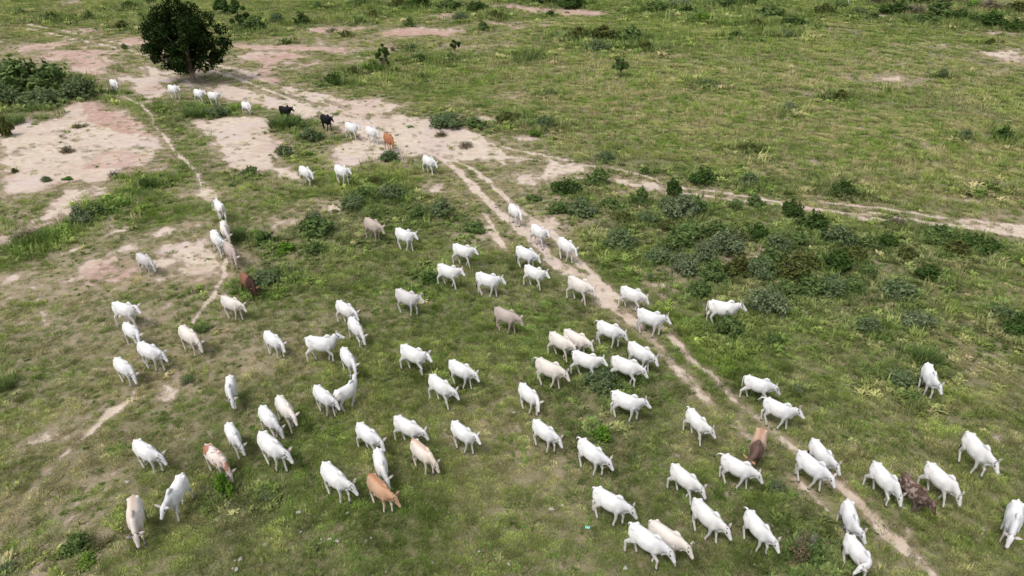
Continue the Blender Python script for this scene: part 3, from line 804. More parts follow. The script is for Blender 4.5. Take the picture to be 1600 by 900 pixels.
def build_grass():
    pts = []
    for r0, r1, dens, ha in ((14, 26, 40, 53), (26, 40, 30, 48), (40, 60, 18, 43), (60, 95, 9, 41), (95, 260, 2.4, 40)):
        half = R(ha)
        n = int(half * (r1 * r1 - r0 * r0) * dens)
        rr = np.sqrt(rng.uniform(r0 * r0, r1 * r1, n)); aa = rng.uniform(-half, half, n)
        pts.append(np.stack([rr * np.sin(aa), rr * np.cos(aa), np.full(n, (18 / dens) ** .5 * .9)], 1))
    P = np.concatenate(pts)
    x, y = P[:, 0], P[:, 1]
    soil, pink, lush, dry, wash = fields(x, y)
    n = len(x)
    clump = fbm(x, y, 1.1, 3, 201, .6); clump2 = fbm(x, y, 4.5, 3, 211)
    keep = rng.uniform(size=n) < (1 - soil) ** 1.5 * (1 - .68 * wash) * np.clip(.4 + 1.4 * smooth(.28, .55, clump) + .3 * lush, 0, 1)
    keep &= (soil < .8)
    keep |= (soil >= .8) & (rng.uniform(size=n) < .02 + .12 * smooth(.6, .72, fbm(x, y, 2.0, 3, 261)))
    x, y, dsc, lush, dry, clump, clump2, soil, wash = (a[keep] for a in (x, y, P[:, 2], lush, dry, clump, clump2, soil, wash))
    n = len(x); u = rng.uniform(size=n); rad = np.hypot(x, y)
    tall = smooth(.50, .66, clump2 * .55 + clump * .25 + lush * .2 + rng.uniform(size=n) * .12)
    kind = np.where(u < .42, 0, np.where(u < .72, 1, 2))
    kind = np.where(rng.uniform(size=n) < tall * .75, np.where(rng.uniform(size=n) < .6, 3, 4), kind)
    w = fbm(x, y, 1.8, 2, 221)
    kind = np.where((rng.uniform(size=n) < smooth(.55, .72, w) * .3), np.where(rng.uniform(size=n) < .6, 5, 6), kind)
    kind = np.where(rng.uniform(size=n) < .012 + .03 * dry, 7, kind)
    sc = rng.uniform(.7, 1.35, n) * np.clip(dsc, .7, 2.3) * (.85 + .35 * lush) * (1 - .3 * wash)
    sc = sc * np.where(kind >= 3, np.where(dsc > 1.5, .75, .95), 1)
    # colour of each tuft, its own pigment
    G = np.array([.112, .150, .038]); LU = np.array([.145, .215, .036]); DR = np.array([.31, .255, .145]); DK = np.array([.045, .068, .020]); YE = np.array([.21, .235, .065])
    c = np.tile(G, (n, 1))
    def mixc(c, k, f): f = np.clip(f, 0, 1)[:, None]; return c * (1 - f) + k * f
    c = mixc(c, LU, lush * 1.1 - .1)
    c = mixc(c, DK, smooth(.5, .7, fbm(x, y, 2.4, 3, 231)) * .55 * (1 - dry))
    c = mixc(c, YE, smooth(.45, .7, fbm(x, y, 5, 3, 241)) * .6 * (kind < 5))
    c = mixc(c, DR, dry * smooth(.28, .78, fbm(x, y, 1.3, 3, 251, .65) + rng.normal(size=n) * .09) * .9 * np.where(kind > 4, .2, 1))
    c = mixc(c, DR * 1.1, (kind == 7) * .8)
    c = mixc(c, np.array([.075, .115, .030]), np.isin(kind, (5, 6)) * .8)
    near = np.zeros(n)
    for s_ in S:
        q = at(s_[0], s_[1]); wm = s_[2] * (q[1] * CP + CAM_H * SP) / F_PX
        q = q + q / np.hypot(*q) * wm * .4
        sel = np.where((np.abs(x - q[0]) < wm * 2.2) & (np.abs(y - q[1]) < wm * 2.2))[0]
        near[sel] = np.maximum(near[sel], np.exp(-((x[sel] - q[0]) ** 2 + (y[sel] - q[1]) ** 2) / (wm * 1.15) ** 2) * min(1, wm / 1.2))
    wd = rng.uniform(size=n) < near * .85
    kind = np.where(wd, np.where(rng.uniform(size=n) < .5, 6, np.where(rng.uniform(size=n) < .6, 4, 3)), kind)
    sc = np.where(wd, sc * rng.uniform(1.0, 2.1, n), sc)
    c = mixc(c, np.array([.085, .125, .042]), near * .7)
    sh = (fbm(x, y, .55, 2, 301) - .5) * 1.5
    fr_ = np.clip((rad - 30) / 60, 0, 1)
    c = c * np.array([.99, 1.0, 1.12]) * (1.40 + .16 * fr_)[:, None] * np.exp(rng.normal(size=n) * (.26 - .12 * fr_) * np.where(kind > 4, .5, 1) + sh * (.85 - .5 * fr_))[:, None]
    z = hgt(x, y) - soil * .03
    me = bpy.data.meshes.new('grass')
    me.vertices.add(n); me.vertices.foreach_set('co', np.stack([x, y, z], 1).astype(np.float32).ravel())
    for nm, typ, arr in (('kind', 'INT', kind.astype(np.int32)), ('size', 'FLOAT', sc.astype(np.float32)),
                         ('spin', 'FLOAT', rng.uniform(0, 6.28, n).astype(np.float32))):
        a = me.attributes.new(nm, typ, 'POINT'); a.data.foreach_set('value', arr)
    a = me.attributes.new('tint', 'FLOAT_COLOR', 'POINT')
    a.data.foreach_set('color', np.concatenate([c, np.ones((n, 1))], 1).astype(np.float32).ravel())
    o = link('grass', me)
    tag(o, 'short green and straw-coloured grass with weeds covering the pasture', 'grass', kind='stuff')
    ng = bpy.data.node_groups.new('grass_scatter', 'GeometryNodeTree')
    ng.interface.new_socket('Geometry', in_out='INPUT', socket_type='NodeSocketGeometry')
    ng.interface.new_socket('Geometry', in_out='OUTPUT', socket_type='NodeSocketGeometry')
    N = ng.nodes; Lk = ng.links
    gi = N.new('NodeGroupInput'); go = N.new('NodeGroupOutput')
    ci = N.new('GeometryNodeCollectionInfo'); ci.inputs['Collection'].default_value = TUFTS
    ci.inputs['Separate Children'].default_value = True; ci.inputs['Reset Children'].default_value = True
    iop = N.new('GeometryNodeInstanceOnPoints'); iop.inputs['Pick Instance'].default_value = True
    def na(nm, typ):
        q = N.new('GeometryNodeInputNamedAttribute'); q.data_type = typ; q.inputs['Name'].default_value = nm; return q.outputs['Attribute']
    cx = N.new('ShaderNodeCombineXYZ')
    Lk.new(na('spin', 'FLOAT'), cx.inputs['Z'])
    Lk.new(gi.outputs[0], iop.inputs['Points']); Lk.new(ci.outputs[0], iop.inputs['Instance'])
    Lk.new(na('kind', 'INT'), iop.inputs['Instance Index']); Lk.new(cx.outputs[0], iop.inputs['Rotation'])
    Lk.new(na('size', 'FLOAT'), iop.inputs['Scale']); Lk.new(iop.outputs[0], go.inputs[0])
    md = o.modifiers.new('scatter', 'NODES'); md.node_group = ng
    print('grass tufts', n)
build_grass()

# ------------------------------------------------------------------ cattle
def coat(name, base, front=None, fa=0.0, leg=None, la=0.0, top=None, ta=0.0, muzzle=(.20, .15, .15), patch=None, pthr=.6, pscale=1.6, rough=.75):
    """marks: R muzzle and eye rims, G shoulder / hump / neck, B lower legs, A line of the back"""
    m = bpy.data.materials.new(name); t = NT(m)
    co = t.n('ShaderNodeTexCoord').outputs['Object']
    mk = t.n('ShaderNodeAttribute'); mk.attribute_name = 'marks'
    sp = t.n('ShaderNodeSeparateColor', {0: mk.outputs['Color']})
    al = mk.outputs['Alpha']
    rn = t.n('ShaderNodeObjectInfo').outputs['Random']
    f = t.noise(co, 3.0, 4, .6)
    c = t.mix(t.ramp(f, .35, .7), base, tuple(v * .90 for v in base))
    if patch:
        pn = t.noise(co, pscale, 3, .5)
        c = t.mix(t.ramp(pn, pthr, pthr + (.14 if pscale > 5 else .025)), c, patch)
    if top: c = t.mix(t.math('MULTIPLY', al, ta), c, top)
    if front: c = t.mix(t.math('MULTIPLY', sp.outputs[1], t.math('ADD', fa * .75, t.math('MULTIPLY', f, fa * .5)), True), c, front)
    if leg: c = t.mix(t.math('MULTIPLY', sp.outputs[2], la), c, leg)
    c = t.mix(sp.outputs[0], c, muzzle)
    rb = t.ramp(rn, .35, 1.0); rc = t.ramp(t.math('FRACT', t.math('MULTIPLY', rn, 7.3)), .4, 1.0)
    c = t.mix(t.math('MULTIPLY', rb, .25), c, (base[0] * .97, base[1] * .91, base[2] * .84))
    c = t.mix(t.math('MULTIPLY', rc, .22), c, tuple(v * .72 for v in base))
    st = t.noise(t.n('ShaderNodeMapping', {'Vector': co, 'Scale': (9, 1.5, 1.2)}).outputs[0], 1.6, 3, .5)
    c = t.mix(t.math('MULTIPLY', t.ramp(st, .52, .70), .14), c, tuple(v * .55 for v in base))
    b = t.n('ShaderNodeBsdfPrincipled', {'Base Color': c, 'Roughness': rough, 'Specular IOR Level': .12})
    t.out(b.outputs[0]); return m

WHITE = (.69, .675, .665)
COATS = {
    'white': coat('white_hide', WHITE, (.49, .49, .50), .85, (.46, .42, .37), .7, muzzle=(.30, .24, .24)),
    'grey': coat('pale_grey_hide', (.52, .49, .48), (.40, .38, .38), .6, (.40, .36, .34), .6),
    'cream': coat('cream_hide', (.62, .575, .53), (.56, .50, .455), .5, (.50, .44, .39), .6),
    'fawn': coat('pinkish_grey_hide', (.40, .335, .295), (.33, .27, .24), .6, (.30, .2, .17), .6),
    'tan': coat('white_and_tan_hide', (.62, .56, .51), (.66, .50, .38), .4, (.55, .45, .38), .4, (.50, .29, .17), .85),
    'orange': coat('orange_tan_hide', (.45, .29, .19), (.40, .22, .13), .6, (.60, .51, .43), 1.0, (.34, .15, .07), .9, muzzle=(.70, .60, .54)),
    'ginger': coat('ginger_hide', (.34, .15, .08), (.29, .12, .065), .5, (.40, .26, .2), .6),
    'bay': coat('red_brown_hide', (.21, .105, .062), (.016, .011, .010), 2.0, (.02, .015, .014), 1.0, (.22, .10, .06), .5, muzzle=(.05, .04, .04)),
    'dun': coat('tan_and_chocolate_hide', (.52, .37, .27), (.085, .050, .042), 1.7, (.16, .11, .09), .7, (.30, .15, .09), .8, muzzle=(.05, .04, .04)),
    'brindle': coat('brindled_hide', (.085, .052, .042), (.05, .03, .026), .5, (.22, .17, .15), .6, (.16, .09, .06), .6, patch=(.34, .27, .23), pthr=.46, pscale=5.5),
    'black': coat('black_hide', (.008, .0075, .008), None, 0, None, 0, muzzle=(.02, .02, .02), rough=.55),
    'pied': coat('white_and_chestnut_hide', (.63, .57, .53), (.40, .20, .13), .25, (.50, .40, .33), .5, patch=(.30, .105, .05), pthr=.545, pscale=2.3),
    'stripe': coat('cream_hide_with_dark_legs', (.61, .56, .51), (.52, .46, .42), .6, (.03, .022, .022), 1.0, (.36, .21, .14), .8, muzzle=(.10, .07, .07)),
}
M_HOOF = plain('dark_hoof', (.045, .04, .038), .6)
M_HORN = plain('horn', (.30, .26, .21), .5)
M_HORN_D = plain('dark_horn', (.07, .06, .055), .5)
M_EYE = plain('black_eye', (.01, .009, .009), .2)
M_TUFT = plain('black_tail_hair', (.022, .018, .017), .9)
M_TUFTL = plain('grey_tail_hair', (.35, .31, .28), .9)
M_INEAR = plain('pale_ear', (.56, .49, .46), .8)

def V3(*a): return Vector(a)

HEADS = {  # neck mid, neck end (poll), direction of the face (x forward, z up)
    'lv': ((.76, 1.29), (.92, 1.39), (.78, -.62)),
    'lo': ((.78, 1.17), (.95, 1.18), (.62, -.78)),
    'dn': ((.78, 1.06), (.93, .96), (.45, -.89)),
    'gz': ((.78, .94), (.90, .66), (.30, -.95)),
    'hi': ((.75, 1.37), (.88, 1.55), (.92, -.40)),
}
GAITS = {  # hoof offsets (dx, lift) for fore left, fore right, hind left, hind right
    0: ((.20, .0), (-.16, .0), (-.16, .0), (.20, .0)),
    1: ((-.18, .0), (.24, .0), (.18, .0), (-.20, .0)),
    2: ((.30, .10), (-.06, .0), (-.22, .0), (.10, .0)),
    3: ((-.08, .0), (.28, .09), (.12, .0), (-.24, .0)),
    4: ((.04, .0), (-.05, .0), (.03, .0), (-.06, .0)),
    5: ((-.26, .06), (.12, .0), (.02, .0), (.22, .0)),
}

_PROTO = {}
def _ear_mesh():
    bm = bmesh.new()
    tube(bm, [(0, 0, 0), (-.01, .06, -.01), (-.03, .14, -.03), (-.05, .25, -.07)], [(.034, .018), (.062, .015), (.054, .013), (.012, .006)], 8, side=(1, 0, 0))
    return bm_mesh('ear', bm)
def _horn_mesh(l):
    bm = bmesh.new()
    tube(bm, [(0, 0, 0), (-.02, .05 * l, .05 * l), (-.03, .09 * l, .13 * l), (-.01, .08 * l, .22 * l)], [.026, .022, .015, .004], 7)
    return bm_mesh('horn', bm)
def _hoof_mesh():
    bm = bmesh.new()
    for s in (-1, 1):
        tube(bm, [(-.045, s * .022, 0), (-.04, s * .022, .07)], [(.024, .030), (.018, .020)], 7, side=(0, 1, 0))
        tube(bm, [(-.05, s * .022, .028), (.05, s * .024, .020), (.075, s * .02, .012)], [(.024, .030), (.022, .022), (.010, .012)], 7, side=(0, 1, 0))
    return bm_mesh('hoof', bm, M_HOOF)
def _tail(sw):
    """sw: 0 hangs, 1 swung out to the side and lifted, -1 other side"""
    b = V3(-.70, 0, 1.39)
    if sw == 0: p = [b, V3(-.80, .01, 1.30), V3(-.82, .03, 1.05), V3(-.80, .04, .80), V3(-.80, .05, .62)]
    elif sw == 2: p = [b, V3(-.82, .0, 1.38), V3(-.94, .05, 1.28), V3(-1.03, .12, 1.12), V3(-1.10, .20, .98)]
    else: p = [b, V3(-.82, .04 * sw, 1.30), V3(-.88, .14 * sw, 1.10), V3(-.90, .26 * sw, .92), V3(-.90, .38 * sw, .80)]
    bm = bmesh.new(); tube(bm, p, [.045, .034, .024, .018, .016], 7)
    d = (p[-1] - p[-2]).normalized(); e = p[-1]
    if sw != 2: d = (d + V3(0, 0, -.8)).normalized()
    bt = bmesh.new(); tube(bt, [e - d * .04, e + d * .06, e + d * .17, e + d * .26], [.016, .038, .034, .006], 8)
    return bm_mesh('tail', bm), bm_mesh('tail_tuft', bt)
EAR = _ear_mesh(); HORN_S = _horn_mesh(.55); HORN_L = _horn_mesh(1.15); HOOF = _hoof_mesh()
for me_ in (HORN_S, HORN_L): me_.materials.append(M_HORN)
EAR.materials.append(M_INEAR)
bm_ = bmesh.new(); bmesh.ops.create_icosphere(bm_, subdivisions=1, radius=.036); EYE = bm_mesh('eye', bm_, M_EYE)
TAILS = {s: _tail(s) for s in (0, 1, -1, 2)}
for tl, tt in TAILS.values():
    tl.materials.append(M_TUFT); tt.materials.append(M_TUFT)

def head_frame(head, yaw):
    nm, ne, fd = HEADS[head]
    pv = V3(.58, 0, 0)
    def rot(p, a): return Matrix.Rotation(a, 4, 'Z') @ (p - pv) + pv
    mid = rot(V3(nm[0], 0, nm[1]), yaw * .45); poll = rot(V3(ne[0], 0, ne[1]), yaw * .85)
    d = Matrix.Rotation(yaw * 1.2, 4, 'Z') @ V3(fd[0], 0, fd[1]).normalized()
    return mid, poll, d

def cow_proto(gait, head, yaw_deg, bend=0.0):
    key = (gait, head, yaw_deg, bend)
    if key in _PROTO: return _PROTO[key]
    yaw = R(yaw_deg)
    bm = bmesh.new(); Y = V3(0, 1, 0)
    # trunk: x, top, bottom, half width
    T = [(-.765, 1.25, 1.08, .06), (-.73, 1.36, .98, .15), (-.63, 1.435, .92, .225), (-.48, 1.465, .84, .265), (-.30, 1.455, .73, .29),
         (-.10, 1.43, .655, .315), (.12, 1.415, .635, .315), (.30, 1.435, .66, .285), (.44, 1.465, .68, .25), (.56, 1.45, .74, .205),
         (.68, 1.36, .86, .13), (.76, 1.27, .98, .08)]
    rings = []
    for x, tp, bo, w in T:
        rings.append((V3(x, 0, (tp + bo) / 2), Y, V3(0, 0, 1), w, (tp - bo) / 2))
    loft(bm, rings, 18)
    for c, r in (((-.52, .17, 1.37), .075), ((-.52, -.17, 1.37), .075)):   # hip and pin bones
        tube(bm, [V3(c[0] - r, c[1], c[2]), V3(c[0], c[1], c[2]), V3(c[0] + r, c[1], c[2])], [r * .5, r, r * .5], 8)
    tube(bm, [V3(.20, 0, 1.39), V3(.32, 0, 1.46), V3(.42, 0, 1.525), V3(.52, 0, 1.50), V3(.62, 0, 1.37)], [(.05, .04), (.075, .07), (.085, .09), (.075, .08), (.05, .05)], 10)
    # neck and dewlap
    mid, poll, fd = head_frame(head, yaw)
    tube(bm, [V3(.46, 0, 1.17), V3(.64, 0, 1.20), mid, poll - fd * .02], [(.18, .29), (.155, .235), (.125, .185), (.11, .135)], 14)
    th = poll + fd * .12 - V3(0, 0, .10)
    dl = [V3(.60, 0, .84), (mid + V3(.60, 0, 1.15)) * .5 - V3(0, 0, .24), mid - V3(0, 0, .20), th]
    tube(bm, dl, [(.045, .13), (.035, .13), (.030, .10), (.025, .03)], 8)
    # head
    side = Y if abs(yaw) < .01 else Matrix.Rotation(yaw * 1.2, 4, 'Z') @ Y
    up = fd.cross(side).normalized()
    if up.z < 0: up = -up
    hr = [(-.06, .06, .07, .0), (.0, .10, .105, .0), (.10, .112, .118, -.005), (.20, .092, .105, -.012), (.31, .066, .078, -.014), (.40, .060, .066, -.012), (.455, .052, .052, -.012), (.475, .03, .03, -.012)]
    loft(bm, [(poll + fd * a * 1.08 + up * o, side, up, w * 1.2, h * 1.16) for a, w, h, o in hr], 12)
    # legs
    G = GAITS[gait]
    hoofs = []
    for i, (sx, (dx, lf)) in enumerate(zip((1, -1, 1, -1), G)):
        if i < 2:
            hx = .40 + dx; y = .125 * sx
            knee = V3(.43 + dx * .45 + lf * .6, y, .47 + lf * .5); fet = V3(hx - .02 - lf * .7, y, .13 + lf)
            tube(bm, [V3(.44, .15 * sx, 1.18), V3(.45, .165 * sx, .96), V3(.40, .155 * sx, .80), V3(.42 + dx * .22, y * 1.08, .64), knee,
                      knee * .5 + fet * .5, fet, V3(hx - lf * .7, y, .045 + lf)],
                 [(.09, .16), (.095, .165), (.080, .12), (.062, .078), (.058, .062), (.044, .046), (.047, .050), (.042, .044)], 9, side=(0, 1, 0))
        else:
            hx = -.52 + dx; y = .135 * sx
            stf = V3(-.40 + dx * .22, .185 * sx, .86); hock = V3(-.64 + dx * .62, y, .53 + lf * .3); fet = V3(hx - .02, y, .13 + lf)
            tube(bm, [V3(-.50, .13 * sx, 1.28), V3(-.50, .165 * sx, 1.10), stf, (stf + hock) * .5 + V3(-.01, 0, 0), hock,
                      hock * .45 + fet * .55, fet, V3(hx, y, .045 + lf)],
                 [(.10, .20), (.125, .225), (.098, .16), (.068, .10), (.056, .074), (.045, .050), (.048, .052), (.042, .044)], 9, side=(0, 1, 0))
        hoofs.append((hx - (lf * .7 if i < 2 else 0), y, lf))
    bmesh.ops.recalc_face_normals(bm, faces=bm.faces)
    tmp = bpy.data.meshes.new('body_raw'); bm.to_mesh(tmp); bm.free()
    ob = bpy.data.objects.new('body_raw', tmp); COL.objects.link(ob)
    md = ob.modifiers.new('r', 'REMESH'); md.mode = 'VOXEL'; md.voxel_size = .021
    sm = ob.modifiers.new('s', 'SMOOTH'); sm.factor = .5; sm.iterations = 3
    dc = ob.modifiers.new('d', 'DECIMATE'); dc.ratio = .22
    dg = bpy.context.evaluated_depsgraph_get(); dg.update()
    me = bpy.data.meshes.new_from_object(ob.evaluated_get(dg))
    me.name = 'body'
    bpy.data.objects.remove(ob, do_unlink=True)
    n = len(me.vertices)
    co = np.empty(n * 3, np.float32); me.vertices.foreach_get('co', co); co = co.reshape(-1, 3)
    X, Yc, Z = co.T
    # marks on the hide
    nose = np.array(poll + fd * .49 + up * -.01)
    dn = np.linalg.norm(co - nose, axis=1)
    m_r = 1 - smooth(.045, .085, dn)
    ys = []
    for s in (-1, 1):
        e = np.array(poll + fd * .13 + side * (.118 * s) + up * .04); ys.append(e)
        m_r = np.maximum(m_r, .75 * (1 - smooth(.02, .05, np.linalg.norm(co - e, axis=1))))
    neckd = np.minimum(np.linalg.norm(co - np.array(mid), axis=1), np.linalg.norm(co - np.array([.50, 0, 1.35]), axis=1))
    m_g = np.clip(smooth(.0, .50, X) * (Z > .35), 0, 1) * (.65 + .35 * (1 - smooth(.15, .35, neckd)))
    m_b = 1 - smooth(.45, .90, Z) * 1.0
    hd = np.linalg.norm(co - np.array(poll + fd * .2), axis=1)
    m_b = np.where((hd < .5) & (X > .62), 0, m_b)
    m_a = smooth(1.24, 1.45, Z) * (1 - smooth(.0, .19, np.abs(Yc))) * (1 - smooth(.35, .65, X))
    at_ = me.attributes.new('marks', 'FLOAT_COLOR', 'POINT')
    at_.data.foreach_set('color', np.stack([m_r, m_g, m_b, m_a], 1).astype(np.float32).ravel())
    # ribs, hollow flank, shoulder blade and thigh modelled into the hide
    gs = lambda v, m, w: np.exp(-((v - m) / w) ** 2)
    trunk = (np.abs(Yc) > .10) & (X > -.7) & (X < .62) & (Z > .72)
    k_ = (-.13 * gs(X, -.30, .085) * gs(Z, 1.20, .13) - .085 * gs(X, .215, .05) * gs(Z, 1.10, .26) + .05 * gs(X, .36, .09) * gs(Z, 1.22, .15)
          + .035 * gs(X, -.52, .09) * gs(Z, 1.16, .2) + .016 * np.sin(X * 52) * gs(X, .0, .22) * gs(Z, 1.10, .22))
    Yc = Yc * (1 + np.where(trunk, k_, 0))
    co = np.stack([X, Yc, Z], 1)
    me.vertices.foreach_set('co', co.astype(np.float32).ravel())
    # bend of the spine (towards +y when positive)
    def bendf(P):
        P = np.array(P, float)
        if not bend: return P
        t = np.clip(P[..., 0] + .3, 0, 2); k = bend
        a = k * t
        nx = np.where(t > 0, -.3 + np.sin(a) / k - P[..., 1] * np.sin(a), P[..., 0]); ny = np.where(t > 0, (1 - np.cos(a)) / k + P[..., 1] * np.cos(a), P[..., 1])
        P[..., 0] = nx; P[..., 1] = ny
        return P
    if bend:
        me.vertices.foreach_set('co', bendf(co).astype(np.float32).ravel())
    def fr(o, a, s, u):
        o = Vector(bendf(np.array(o)))
        rz = Matrix.Rotation(bend * 1.1, 3, 'Z') if bend else Matrix.Identity(3)
        a, s, u = rz @ a, rz @ s, rz @ u
        return Matrix(((a.x, s.x, u.x, o.x), (a.y, s.y, u.y, o.y), (a.z, s.z, u.z, o.z), (0, 0, 0, 1)))
    parts = []
    for s in (1, -1):
        o = poll + fd * .03 + side * (.10 * s) + up * .05
        sd_ = side * s; tilt = (sd_ + up * .45 - fd * .15).normalized()
        parts.append(('ear', EAR, fr(o, fd, tilt, fd.cross(tilt).normalized())))
        parts.append(('eye', EYE, fr(Vector(ys[0 if s < 0 else 1]), fd, side, up)))
        oh = poll - fd * .03 + side * (.065 * s) + up * .09
        parts.append(('horn', None, fr(oh, fd * 1.0, sd_, up)))
    for hx, hy, lf in hoofs:
        o = Vector(bendf(np.array([hx, hy, lf])))
        parts.append(('hoof', HOOF, Matrix.Translation(o)))
    for p in me.polygons: p.use_smooth = True
    me.materials.clear(); me.materials.append(COATS['white'])
    _PROTO[key] = (me, parts)
    return _PROTO[key]

def own_mat(o, mat):
    o.material_slots[0].link = 'OBJECT'; o.material_slots[0].material = mat

def add_cow(rump, shoulder, pose, coat_name, label, horns=0, tail=0, cat='cow', size=None, group='cattle walking across the pasture', lift=0.0):
    gait, head, yaw, bend = pose
    me, parts = cow_proto(gait, head, yaw, bend)
    A = at(rump[0], rump[1], 1.42); B = at(shoulder[0], shoulder[1], 1.45)
    d = B - A; L = float(np.hypot(*d)); ang = math.atan2(d[1], d[0])
    s = size or min(1.08, max(.88, .5 + .5 * L / 1.15))
    c = (A + B) / 2 + d / max(L, .01) * .10 * s
    root = bpy.data.objects.new('cow', None); COL.objects.link(root)
    root.empty_display_size = .3
    root.location = (c[0], c[1], gz(c[0], c[1]) - .015 + lift); root.rotation_euler = (0, 0, ang); root.scale = (s, s * .96, s * 1.12)
    tag(root, label, cat, group)
    small = CAM_H / max(-ray(*rump)[2], .01) > 62
    mt = COATS[coat_name]
    body = link('body', me, root); own_mat(body, mt)
    dark = coat_name in ('black', 'bay', 'dun', 'brindle')
    for nm, pm, mx in parts:
        if nm == 'horn':
            if not horns or small: continue
            pm = HORN_L if horns == 2 else HORN_S
        if small and nm in ('eye', 'hoof'): continue
        o = link(nm, pm, root); o.matrix_basis = mx
        if nm == 'ear' and (dark or coat_name in ('orange', 'ginger')): own_mat(o, mt)
        if nm == 'horn' and coat_name == 'stripe': own_mat(o, M_HORN_D)
    tl, tt = TAILS[tail]
    t_ = link('tail', tl, root); own_mat(t_, mt)
    u_ = link('tail_tuft', tt, t_)
    if coat_name == 'cream': own_mat(u_, M_TUFTL)
    return root

def px(c, r, x, y): return (400 * c + x / 4, 225 * r + y / 4)
